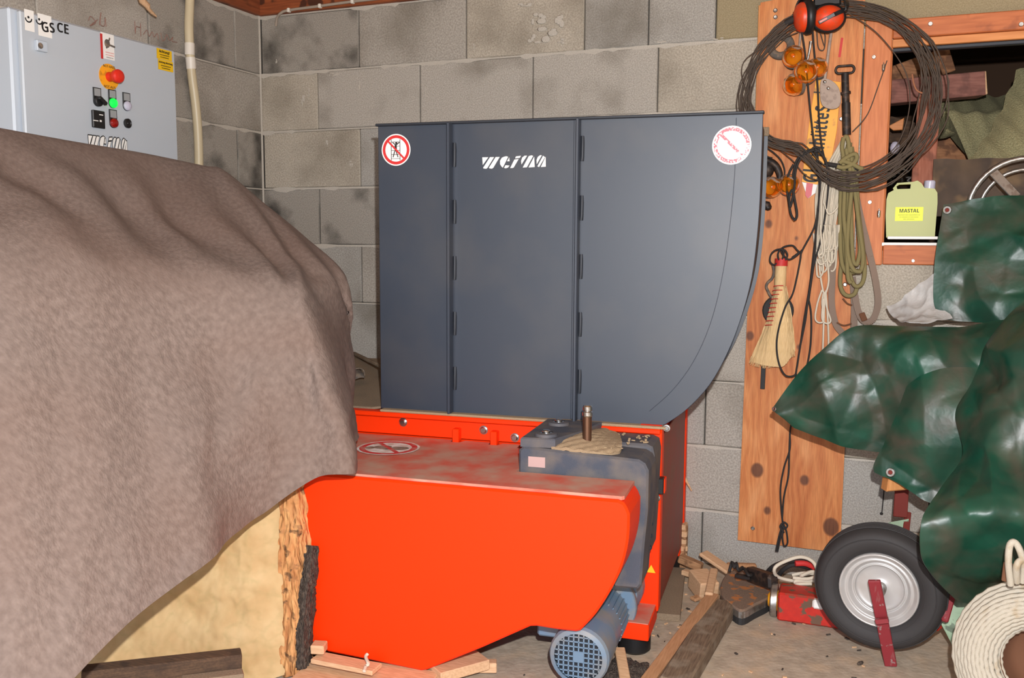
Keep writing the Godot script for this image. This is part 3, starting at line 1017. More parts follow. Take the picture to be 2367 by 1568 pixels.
func shredder() -> void:
	var o := thing("wood_shredder", "large wood shredder with a slate-grey feed hopper over a bright red drive cover and body", "machine", V(1.93, 0, 0.1), "", Basis(Vector3.UP, 0.0909))
	var st := new_st()
	# hopper front plate: straight left, quarter-round right
	var edge := smooth([Vector2(0.29, 1.612), Vector2(0.29, 1.44), Vector2(0.287, 1.29), Vector2(0.274, 1.139), Vector2(0.245, 1.011), Vector2(0.208, 0.905), Vector2(0.16, 0.811), Vector2(0.097, 0.735), Vector2(0.039, 0.688), Vector2(0.02, 0.677)], 4)
	var outline := [Vector2(-0.925, 0.677), Vector2(-0.925, 1.612)]
	outline.append_array(edge)
	extr(st, outline, 0.612, 0.62, Transform3D.IDENTITY, 0.0015)
	var hop := part("hopper_plate", st, M.slate, o)
	# the other sides of the hopper
	st = new_st()
	box(st, V(-0.919, 1.145, 0.366), V(0.008, 0.93, 0.49), 0.002)
	part("hopper_side", st, M.slate, o)
	st = new_st()
	extr(st, outline, 0.12, 0.128)
	part("hopper_back", st, M.slate, o)
	st = new_st()
	var inner := []
	for p in edge:
		inner.append(p + Vector2(-0.012, 0.004))
	st.set_smooth_group(0)
	for i in inner.size() - 1:
		var a: Vector2 = inner[i]
		var b: Vector2 = inner[i + 1]
		quad(st, V(a.x, a.y, 0.128), V(a.x, a.y, 0.612), V(b.x, b.y, 0.612), V(b.x, b.y, 0.128))
		quad(st, V(a.x - 0.006, a.y, 0.128), V(b.x - 0.006, b.y, 0.128), V(b.x - 0.006, b.y, 0.612), V(a.x - 0.006, a.y, 0.612))
	part("curved_chute", st, M.slate_dark, o)
	st = new_st()
	box(st, V(-0.3175, 1.613, 0.62), V(1.222, 0.008, 0.03), 0.002)
	part("rim", st, M.slate_dark, o)
	st = new_st()
	box(st, V(-0.3175, 1.613, 0.125), V(1.222, 0.03, 0.02), 0.002)
	part("rim", st, M.dust_grey, o)
	# raised weld line that follows the round side
	st = new_st()
	var wl := []
	for p in [Vector2(0.215, 1.6), Vector2(0.215, 1.44), Vector2(0.205, 1.28), Vector2(0.185, 1.12), Vector2(0.155, 0.99), Vector2(0.11, 0.88), Vector2(0.05, 0.79), Vector2(-0.02, 0.72)]:
		wl.append(V(p.x, p.y, 0.62))
	tube(st, smooth(wl, 4), 0.001, 5)
	part("weld_seam", st, M.slate, o)
	for x in [-0.672, -0.255]:
		st = new_st()
		box(st, V(x - 0.004, 1.145, 0.624), V(0.018, 0.93, 0.006), 0.002)
		box(st, V(x + 0.006, 1.145, 0.645), V(0.009, 0.93, 0.036), 0.002)
		var rib := part("rib", st, M.slate, o)
		for k in 5:
			st = new_st()
			var y := 1.56 - k * 0.18 - (0.01 if x < -0.5 else 0.0)
			tube(st, [V(x + 0.0135, y, 0.622), V(x + 0.015, y - 0.02, 0.624), V(x + 0.0145, y - 0.06, 0.624), V(x + 0.0135, y - 0.075, 0.622)], 0.006, 6)
			part("weld_bead", st, M.slate_dark, rib)
	# stickers and emblem
	var face_at := func(p: Vector3) -> Transform3D: return Transform3D(Basis.IDENTITY, V(p.x, p.y, 0.6205))
	print_on("climbing_ban_sticker", circle(0.051, 40), face_at.call(V(-0.861, 1.533, 0.62)), print_mat(prohibition(0)), o, Vector2(0.102, 0.102)).set_meta("label", "round red and white no-climbing sticker")
	print_on("worn_ban_sticker", circle(0.056, 40), face_at.call(V(0.204, 1.522, 0.62)), print_mat(prohibition(1)), o, Vector2(0.112, 0.112)).set_meta("label", "worn round prohibition sticker, print rubbed off")
	var e: Vector3 = V(-0.565, 1.468, 0.62)
	emblem("emblem_letter", Transform3D(Basis.from_scale(V(0.0348, 0.035, 0.035)), V(e.x, e.y, 0.62)), M.white, o)
	# body
	st = new_st()
	box(st, V(-0.62, 0.385, 0.27), V(1.26, 0.55, 0.66), 0.004)
	var body := part("body", st, M.red, o)
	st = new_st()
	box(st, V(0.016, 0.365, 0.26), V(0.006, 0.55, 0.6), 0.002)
	part("side_panel", st, M.red_side_shaded, o)
	for z in [-0.07, 0.615]:
		st = new_st()
		box(st, V(-0.012, 0.385, z), V(0.07, 0.59, 0.05), 0.003)
		part("corner_post", st, M.red, o)
	st = new_st()
	box(st, V(-0.52, 0.663, 0.632), V(1.08, 0.016, 0.044), 0.003)
	part("top_flange", st, M.red, o)
	st = new_st()
	box(st, V(-0.6, 0.624, 0.618), V(1.2, 0.062, 0.02), 0.002)
	part("front_rail", st, M.red, o)
	st = new_st()
	box(st, V(-0.44, 0.675, 0.634), V(0.95, 0.008, 0.034), 0.002)
	part("dusty_ledge", st, M.dust, o)
	st = new_st()
	extr(st, [Vector2(-1.4, -0.06), Vector2(-0.93, -0.06), Vector2(-0.93, 0.6), Vector2(-0.97, 0.625), Vector2(-1.4, 0.625)], -0.004, 0.004, Transform3D(Basis(Vector3.RIGHT, PI / 2 + 0.105), V(0, 0.735, -0.03)))
	part("side_tray", st, M.dust_grey, o)
	for p in [V(-0.84, 0.636, 0.629), V(-0.556, 0.628, 0.629), V(-0.45, 0.61, 0.629)]:
		bolt(p, Vector3.BACK, 0.011, o)
	for p in [V(0.011, 0.592, 0.642), V(0.012, 0.454, 0.642), V(0.037, 0.675, 0.642)]:
		bolt(p, Vector3.BACK, 0.008, o)
	# feet
	for z in [0.72, -0.02]:
		st = new_st()
		box(st, V(-0.035, 0.085, z + (-0.01 if z > 0 else 0.0)), V(0.105, 0.05, 0.18 if z > 0 else 0.08), 0.003)
		var f := part("foot", st, M.red, o)
		st = new_st()
		box(st, V(-0.035, 0.111, z + (-0.01 if z > 0 else 0.0)), V(0.1, 0.003, 0.17 if z > 0 else 0.075), 0.001)
		part("dusty_top", st, M.red_dusty, f)
		st = new_st()
		lathe(st, [Vector2(0, 0.06), Vector2(0.05, 0.06), Vector2(0.05, 0.008), Vector2(0.042, 0.0), Vector2(0, 0.0)], Transform3D(Basis.IDENTITY, V(-0.035, 0, z + 0.01)), 24)
		part("rubber_foot", st, M.black, f)
	for z in [0.72, -0.02]:
		st = new_st()
		lathe(st, [Vector2(0, 0.11), Vector2(0.05, 0.11), Vector2(0.05, 0.008), Vector2(0.042, 0.0), Vector2(0, 0.0)], Transform3D(Basis.IDENTITY, V(-1.15, 0, minf(z, 0.5))), 16)
		part("rubber_foot", st, M.black, o)
	# drive cover
	st = new_st()
	var co := [Vector2(-1.06, 0.582), Vector2(-0.02, 0.58), Vector2(-0.004, 0.574), Vector2(0.004, 0.562)]
	co.append_array(smooth([Vector2(0.011, 0.545), Vector2(0.009, 0.477), Vector2(-0.006, 0.406), Vector2(-0.034, 0.339), Vector2(-0.072, 0.272), Vector2(-0.104, 0.231)], 3))
	co.append_array([Vector2(-0.115, 0.218), Vector2(-0.127, 0.214), Vector2(-0.174, 0.213), Vector2(-0.234, 0.215), Vector2(-0.252, 0.212), Vector2(-0.393, 0.131), Vector2(-0.552, 0.046), Vector2(-0.569, 0.041), Vector2(-0.731, 0.05), Vector2(-0.859, 0.056), Vector2(-0.9, 0.075), Vector2(-1.06, 0.13)])
	extr(st, co, 0.965, 1.14, Transform3D.IDENTITY, 0.006)
	part("drive_cover", st, M.red, o)
	st = new_st()
	extr(st, [Vector2(-1.06, 1.128), Vector2(-0.012, 1.128), Vector2(-0.006, 1.12), Vector2(-0.006, 0.965), Vector2(-0.345, 0.965), Vector2(-0.345, 0.7), Vector2(-0.4, 0.68), Vector2(-0.43, 0.68), Vector2(-0.43, 0.63), Vector2(-0.49, 0.63), Vector2(-0.5, 0.66), Vector2(-0.53, 0.66), Vector2(-0.535, 0.63), Vector2(-0.62, 0.63), Vector2(-0.63, 0.66), Vector2(-0.66, 0.66), Vector2(-0.665, 0.63), Vector2(-1.06, 0.63)], -0.588, -0.578, Transform3D(Basis(Vector3.RIGHT, PI / 2), Vector3.ZERO))
	part("cover_top", st, M.red_dusty, o)
	for x in [-0.645, -0.515]:
		st = new_st()
		box(st, V(x, 0.605, 0.64), V(0.022, 0.05, 0.03), 0.002)
		part("hinge_tab", st, M.red, o)
	var nostep: Vector3 = V(-0.811, 0.59, 0.811)
	print_on("no_stepping_sticker", circle(0.099, 48, 1.0), Transform3D(Basis(Vector3.RIGHT, -PI / 2), nostep), print_mat(prohibition(2), 0.8), o, Vector2(0.198, 0.198)).set_meta("label", "dusty round no-stepping sticker with shoe soles")
	# gearbox between body and cover
	st = new_st()
	var gb := [Vector2(-0.345, 0.3), Vector2(-0.345, 0.645), Vector2(-0.332, 0.656), Vector2(0.0, 0.642), Vector2(0.018, 0.632), Vector2(0.028, 0.612), Vector2(0.028, 0.5), Vector2(0.02, 0.4), Vector2(0.014, 0.285), Vector2(0.004, 0.272), Vector2(-0.06, 0.27), Vector2(-0.1, 0.3)]
	extr(st, gb, 0.8, 0.94, Transform3D.IDENTITY, 0.006)
	part("gearbox_front", st, M.slate_dusty, o)
	st = new_st()
	extr(st, [Vector2(-0.345, 0.33), Vector2(-0.345, 0.656), Vector2(0.0, 0.656), Vector2(0.018, 0.648), Vector2(0.024, 0.62), Vector2(0.02, 0.45), Vector2(0.014, 0.33), Vector2(0.0, 0.31)], 0.66, 0.8, Transform3D.IDENTITY, 0.006)
	var gbk := part("gearbox_back", st, M.slate_dusty, o)
	for k in 8:
		bolt(V(0.022 - 0.0008 * k, 0.6 - k * 0.036, 0.8), V(1, 0, 0.6), 0.006, gbk, "flange_bolt", M.slate_dark)
	st = new_st()
	extr(st, [Vector2(-0.34, -0.94), Vector2(-0.34, -0.64), Vector2(-0.16, -0.64), Vector2(-0.19, -0.8), Vector2(-0.24, -0.93)], 0.655, 0.682, Transform3D(Basis(Vector3.RIGHT, -PI / 2), Vector3.ZERO), 0.004)
	part("lifting_plate", st, M.slate_dusty, o)
	st = new_st()
	sheet(st, [[V(-0.25, 0.648, 0.93), V(-0.2, 0.65, 0.935), V(-0.13, 0.644, 0.93), V(-0.08, 0.64, 0.92)], [V(-0.235, 0.66, 0.88), V(-0.19, 0.668, 0.86), V(-0.14, 0.66, 0.87), V(-0.06, 0.646, 0.89)], [V(-0.2, 0.66, 0.8), V(-0.17, 0.67, 0.79), V(-0.13, 0.662, 0.8), V(-0.07, 0.652, 0.82)], [V(-0.18, 0.65, 0.69), V(-0.15, 0.66, 0.68), V(-0.12, 0.656, 0.69), V(-0.1, 0.65, 0.7)]], 8, 8, func(p, _u, _v): return 0.003 * sin(p.x * 160.0) * sin(p.z * 190.0), 0.01)
	for k in 60:
		var l := rng.randf_range(0.004, 0.014)
		box(st, V(rng.randf_range(-0.25, 0.0), 0.66, rng.randf_range(0.68, 0.92)), V(l, 0.003, l * 0.5), 0.0005, Basis(V(0.3, 1, 0.2).normalized(), rng.randf() * TAU))
	part("sawdust_heap", st, M.dust, o).set_meta("kind", "stuff")
	for p in [V(-0.276, 0.684, 0.895), V(-0.282, 0.684, 0.724)]:
		st = new_st()
		lathe(st, [Vector2(0.034, -0.004), Vector2(0.032, 0.006), Vector2(0.02, 0.008)], Transform3D(Basis.IDENTITY, p), 20)
		var l := part("washer", st, M.slate_dusty, o)
		bolt(p + V(0, 0.006, 0), Vector3.UP, 0.012, l)
	st = new_st()
	var pin: Vector3 = V(-0.162, 0.655, 0.865)
	lathe(st, [Vector2(0.013, 0.0), Vector2(0.013, 0.085)], Transform3D(Basis.IDENTITY, pin), 20)
	var pb := part("grease_pin", st, M.bronze, o)
	st = new_st()
	lathe(st, [Vector2(0.013, 0.085), Vector2(0.015, 0.088), Vector2(0.015, 0.098), Vector2(0.012, 0.101), Vector2(0.014, 0.104), Vector2(0.014, 0.114), Vector2(0.011, 0.118), Vector2(0.0, 0.119)], Transform3D(Basis.IDENTITY, pin), 20)
	part("chrome_cap", st, M.chrome, pb)
	var lb := plain(c8(190, 156, 150), 0.6)
	print_on("type_label", rect(0.05, 0.03), Transform3D(Basis.IDENTITY, V(-0.291, 0.614, 0.941)), lb, o, Vector2.ONE)
	# limit switch on the corner and warning triangle
	st = new_st()
	box(st, V(0.021, 0.5, 0.66), V(0.03, 0.05, 0.03), 0.003)
	part("limit_switch", st, M.black, o)
	st = new_st()
	box(st, V(0.033, 0.5, 0.65), V(0.012, 0.045, 0.04), 0.002)
	part("switch_bracket", st, M.red, o)
	var tr: Vector3 = V(-0.001, 0.226, 0.642)
	print_on("warning_triangle", [Vector2(-0.014, -0.011), Vector2(0.014, -0.011), Vector2(0, 0.014)], Transform3D(Basis.IDENTITY, tr), M.yellow, o, Vector2.ONE)
	motor(o)

func bolt(p: Vector3, d: Vector3, r: float, parent: Node3D, called := "bolt", m: Material = null) -> void:
	var st := new_st()
	lathe(st, [Vector2(r * 1.35, -0.002), Vector2(r * 1.35, 0.001), Vector2(r, 0.001), Vector2(r, r * 0.6), Vector2(r * 0.75, r * 0.8), Vector2(0, r * 0.8)], axis(p, d), 6 if r < 0.007 else 12)
	part(called, st, m if m else M.chrome, parent)

func motor(o: Node3D) -> void:
	var c := V(-0.126, 0.128, 0.0)
	var st := new_st()
	lathe(st, [Vector2(0.066, 1.108), Vector2(0.078, 1.104), Vector2(0.083, 1.094), Vector2(0.083, 0.99), Vector2(0.08, 0.985), Vector2(0.08, 0.9)], Transform3D(Basis(Vector3.RIGHT, PI / 2), c), 32)
	var mt := part("motor_cowl", st, M.motor, o)
	# grille of ring bars and cross bars
	st = new_st()
	for k in range(-4, 5):
		var x := k * 0.0138
		var half := sqrt(maxf(0.0, 0.066 * 0.066 - x * x)) - 0.006
		box(st, c + V(x, 0, 1.102), V(0.0042, half * 2 + 0.012, 0.003), 0.0005)
		box(st, c + V(0, x, 1.102), V(half * 2 + 0.012, 0.0042, 0.003), 0.0005)
	box(st, c + V(0, 0, 1.103), V(0.03, 0.03, 0.004), 0.001)
	part("fan_grille", st, M.motor, mt)
	st = new_st()
	lathe(st, [Vector2(0.0, 1.085), Vector2(0.07, 1.085)], Transform3D(Basis(Vector3.RIGHT, PI / 2), c), 32)
	part("grille_backing", st, M.slate_dark, mt)
	st = new_st()
	lathe(st, [Vector2(0, 0.9), Vector2(0.079, 0.9), Vector2(0.079, 0.76), Vector2(0, 0.76)], Transform3D(Basis(Vector3.RIGHT, PI / 2), c), 32)
	for k in 30:
		var a := TAU * k / 30
		box(st, c + V(cos(a) * 0.08, sin(a) * 0.08, 0.83), V(0.006, 0.004, 0.13), 0.001, Basis(Vector3.BACK, a))
	part("cooling_fins", st, M.motor, o)
	st = new_st()
	lathe(st, [Vector2(0, 0.78), Vector2(0.1, 0.78), Vector2(0.103, 0.775), Vector2(0.103, 0.755), Vector2(0.09, 0.75), Vector2(0, 0.75)], Transform3D(Basis(Vector3.RIGHT, PI / 2), c + V(0.0, 0.02, 0)), 32)
	part("motor_flange", st, M.motor, o)
	st = new_st()
	lathe(st, [Vector2(0, 0.75), Vector2(0.08, 0.75), Vector2(0.09, 0.7), Vector2(0.09, 0.66), Vector2(0, 0.66)], Transform3D(Basis(Vector3.RIGHT, PI / 2), c + V(0.02, 0.05, 0)), 24)
	part("gear_housing", st, M.motor, o)
	st = new_st()
	box(st, c + V(-0.112, 0.03, 0.93), V(0.075, 0.085, 0.1), 0.006)
	var tb := part("terminal_box", st, M.motor, o)
	st = new_st()
	tube(st, smooth([c + V(-0.15, 0.03, 0.9), c + V(-0.17, 0.06, 0.88), c + V(-0.175, 0.12, 0.86), c + V(-0.16, 0.2, 0.85)], 5), 0.008, 8)
	part("motor_cable", st, M.black, tb)

func blanket_and_slab() -> void:
	var o := thing("wood_slab", "huge rough pale wood slab with a barky right edge standing under the brown felt blanket", "wood slab", V(0.87, 0, 1.424))
	var n1 := noise(5.0, 401, 4)
	var n2 := noise(14.0, 402, 4)
	# sawn front face
	var st := new_st()
	sheet(st, [[V(0.401, 0.476, 1.642), V(0.613, 0.538, 1.548), V(0.837, 0.6, 1.45), V(0.967, 0.628, 1.405), V(1.062, 0.636, 1.343)], [V(0.409, 0.294, 1.66), V(0.622, 0.344, 1.567), V(0.847, 0.394, 1.47), V(0.982, 0.422, 1.422), V(1.071, 0.44, 1.362)], [V(0.417, 0.123, 1.676), V(0.63, 0.161, 1.585), V(0.855, 0.211, 1.488), V(0.996, 0.24, 1.438), V(1.08, 0.245, 1.382)], [V(0.485, -0.048, 1.744), V(0.679, -0.039, 1.643), V(0.879, -0.023, 1.527), V(1.018, -0.003, 1.457), V(1.096, 0.013, 1.402)]], 14, 16, func(p, _u, _v): return 0.012 * n1.get_noise_3d(p.x, p.y * 2.0, p.z) + 0.004 * n2.get_noise_3d(p.x * 2, p.y * 2, p.z), 0.2)
	wpart("sawn_face", st, M.slab, o)
	# natural edge, bent back from the face
	st = new_st()
	sheet(st, [[V(1.05, 0.648, 1.347), V(1.087, 0.65, 1.342), V(1.107, 0.644, 1.302), V(1.111, 0.633, 1.248)], [V(1.062, 0.453, 1.365), V(1.105, 0.457, 1.363), V(1.125, 0.45, 1.329), V(1.125, 0.432, 1.266)], [V(1.066, 0.306, 1.38), V(1.117, 0.313, 1.38), V(1.129, 0.303, 1.344), V(1.123, 0.281, 1.284)], [V(1.076, 0.147, 1.394), V(1.126, 0.156, 1.395), V(1.13, 0.143, 1.362), V(1.121, 0.118, 1.303)], [V(1.085, 0.003, 1.408), V(1.13, 0.019, 1.409), V(1.136, 0.013, 1.375), V(1.122, -0.003, 1.317)]], 14, 22, func(p, _u, _v): return 0.012 * n2.get_noise_3d(p.x * 2.2, p.y * 0.7, p.z * 2.2) + 0.006 * n2.get_noise_3d(p.x * 5, p.y * 2.0, p.z * 5), 0.05)
	wpart("waney_edge", st, M.cambium, o)
	st = new_st()
	sheet(st, [[V(1.128, 0.374, 1.336), V(1.158, 0.381, 1.345), V(1.152, 0.367, 1.306), V(1.102, 0.334, 1.221)], [V(1.135, 0.298, 1.364), V(1.164, 0.305, 1.373), V(1.154, 0.287, 1.325), V(1.1, 0.247, 1.232)], [V(1.124, 0.176, 1.382), V(1.159, 0.186, 1.394), V(1.148, 0.164, 1.341), V(1.096, 0.119, 1.248)], [V(1.124, 0.03, 1.399), V(1.161, 0.044, 1.41), V(1.148, 0.022, 1.358), V(1.095, -0.027, 1.266)]], 10, 22, func(p, _u, _v): return 0.01 * n2.get_noise_3d(p.x * 2.0, p.y * 1.2, p.z * 2.0) + 0.006 * n2.get_noise_3d(p.x * 6, p.y * 4.0, p.z * 6), 0.03)
	wpart("bark", st, M.bark, o)

	# blanket: rows run from the back edge over the top ridge down to the hem
	st = new_st()
	var f1 := noise(1.0, 411, 3)
	var rows := [
		[V(0.348, 1.509, 1.684), V(0.349, 1.505, 1.619), V(0.407, 1.483, 1.425), V(0.46, 1.464, 1.21), V(0.54, 1.434, 1.029), V(0.607, 1.418, 1.003), V(0.742, 1.316, 0.982), V(0.884, 1.213, 0.969), V(1.028, 1.081, 0.958), V(0.979, 0.952, 0.906)],
		[V(0.374, 1.54, 1.703), V(0.374, 1.537, 1.638), V(0.43, 1.518, 1.444), V(0.481, 1.501, 1.229), V(0.559, 1.474, 1.049), V(0.625, 1.458, 1.024), V(0.759, 1.357, 1.003), V(0.9, 1.254, 0.99), V(1.058, 1.127, 0.995), V(1, 0.983, 0.927)],
		[V(0.527, 1.39, 1.832), V(0.542, 1.384, 1.783), V(0.625, 1.358, 1.633), V(0.669, 1.318, 1.435), V(0.779, 1.283, 1.351), V(0.887, 1.252, 1.278), V(0.989, 1.196, 1.232), V(1.075, 1.157, 1.202), V(1.097, 1.063, 1.052), V(1.029, 0.932, 0.964)],
		[V(0.698, 1.257, 1.973), V(0.726, 1.248, 1.941), V(0.82, 1.213, 1.82), V(0.885, 1.18, 1.667), V(0.962, 1.159, 1.584), V(1.066, 1.135, 1.49), V(1.137, 1.118, 1.42), V(1.175, 1.085, 1.365), V(1.069, 0.985, 1.007), V(0.985, 0.88, 0.891)],
		[V(0.706, 1.049, 2.146), V(0.843, 1.027, 2.049), V(0.911, 0.998, 1.917), V(0.977, 0.97, 1.774), V(1.034, 0.942, 1.645), V(1.128, 0.93, 1.543), V(1.208, 0.922, 1.468), V(1.245, 0.915, 1.399), V(1.085, 0.857, 1.015), V(0.973, 0.773, 0.853)],
		[V(0.836, 0.767, 2.256), V(0.962, 0.749, 2.163), V(1.021, 0.742, 2.032), V(1.057, 0.75, 1.875), V(1.107, 0.775, 1.722), V(1.157, 0.795, 1.569), V(1.235, 0.803, 1.482), V(1.295, 0.794, 1.404), V(1.099, 0.759, 1.043), V(0.973, 0.701, 0.862)],
		[V(0.928, 0.474, 2.34), V(1.044, 0.525, 2.243), V(1.094, 0.54, 2.113), V(1.119, 0.572, 1.968), V(1.158, 0.622, 1.773), V(1.163, 0.652, 1.583), V(1.257, 0.702, 1.484), V(1.333, 0.708, 1.41), V(1.13, 0.7, 1.08), V(0.976, 0.672, 0.864)],
		[V(0.999, 0.196, 2.408), V(1.091, 0.268, 2.297), V(1.148, 0.359, 2.176), V(1.163, 0.428, 2.032), V(1.191, 0.495, 1.818), V(1.168, 0.538, 1.594), V(1.274, 0.624, 1.487), V(1.358, 0.635, 1.418), V(1.156, 0.649, 1.119), V(0.979, 0.636, 0.867)],
	]
	sheet(st, rows, 16, 14, func(p, u, v):
		var on_top := clampf((v - 0.16) * 9.0, 0.0, 1.0) * clampf(1.0 - (v - 0.3) * 7.0, 0.0, 1.0)
		var front := clampf((v - 0.42) * 6.0, 0.0, 1.0)
		# diagonal creases on top, soft hanging folds in front
		var a := 0.014 * on_top * sin(u * 44.0 - v * 30.0 + 3.0 * f1.get_noise_2d(u * 2.0, v * 2.0))
		var b := 0.017 * front * clampf(u * 3.0, 0.3, 1.0) * sin(u * 40.0 + v * 4.0 + 4.0 * f1.get_noise_2d(u * 3.0 + 5.0, v * 1.5))
		var calm := clampf((v - 0.15) * 8.0, 0.0, 1.0)
		return a + b * (0.5 + 0.5 * f1.get_noise_2d(u * 5.0, 3.0)) + calm * 0.005 * f1.get_noise_3d(p.x * 6.0, p.y * 6.0, p.z * 6.0) + calm * 0.0015 * f1.get_noise_3d(p.x * 16.0, p.y * 16.0, p.z * 16.0), 0.005)
	solid("felt_blanket", "large grey-brown felt blanket draped over the wood slab at the left, its hem hanging slantwise", "blanket", st, M.felt)
	# plank in front of the slab and boards beneath
	st = new_st()
	bar(st, V(0.774, 0.124, 1.813), V(1.06, 0.108, 1.547), 0.05, 0.06, Vector3.UP, 0.003)
	solid("weathered_plank", "dark weathered plank lying across the foot of the pale wood slab", "plank", st, M.weathered_x)
	st = new_st()
	bar(st, V(0.983, 0.086, 1.689), V(1.092, 0.078, 1.581), 0.04, 0.05, Vector3.UP, 0.003)
	solid("grey_batten", "short grey batten under the dark plank at the foot of the slab", "batten", st, M.dust_grey)
	var lp: Material = M.offcut
	for b in [
		[V(1.15, 0.03, 1.395), V(1.526, 0.03, 1.368), 0.2, 0.022, "wide pale board on the floor below the red cover's lowest point"],
		[V(1.17, 0.035, 1.488), V(1.397, 0.035, 1.433), 0.08, 0.02, "pale board at the bottom edge beside the foot of the bark"],
		[V(1.171, 0.06, 1.361), V(1.37, 0.06, 1.359), 0.055, 0.014, "narrow pale board with a torn white tie, lying on the wide board by the bark"],
		[V(1.497, 0.04, 1.272), V(1.589, 0.04, 1.145), 0.1, 0.03, "pale board end under the red cover, right of its lowest point"]]:
		st = new_st()
		bar(st, b[0], b[1], b[2], b[3], Vector3.UP, 0.002)
		solid("pale_board", b[4], "board", st, lp)
	st = new_st()
	box(st, V(1.174, 0.085, 1.349), V(0.04, 0.026, 0.04), 0.003, Basis(Vector3.UP, 0.3))
	solid("white_block", "small pale wood block on end between the bark and the red cover", "block", st, M.offcut)
	st = new_st()
	box(st, V(1.615, 0.025, 1.154), V(0.05, 0.03, 0.03), 0.002, Basis(Vector3.UP, 0.4))
	solid("white_block", "small pale block at the end of the board right of the cover's lowest point", "block", st, M.offcut)
	st = new_st()
	tube(st, smooth([V(1.353, 0.07, 1.399), V(1.347, 0.075, 1.38), V(1.352, 0.08, 1.375), V(1.33, 0.085, 1.352), V(1.329, 0.09, 1.341)], 4), 0.005, 6)
	solid("white_tie", "torn white tie knotted round the narrow pale board", "tie", st, M.rope_white)

# creased sheet: random heights on a lattice, flat triangles between them
func facets(x: float, y: float) -> float:
	x += 0.35 * sin(y * 1.3)
	y += 0.35 * sin(x * 1.1 + 2.0)
	var i := floori(x)
	var j := floori(y)
	var fx := x - i
	var fy := y - j
	var h := func(a: int, b: int) -> float: return fposmod(sin(a * 127.1 + b * 311.7) * 43758.5453, 1.0) * 2.0 - 1.0
	var p: float = h.call(i, j)
	var q: float = h.call(i + 1, j)
	var r: float = h.call(i, j + 1)
	var s: float = h.call(i + 1, j + 1)
	if posmod(i + j, 2) == 0:
		return p + (q - p) * fx + (s - q) * fy if fx > fy else p + (r - p) * fy + (s - r) * fx
	return p + (q - p) * fx + (r - p) * fy if fx + fy < 1.0 else s + (r - s) * (1.0 - fx) + (q - s) * (1.0 - fy)

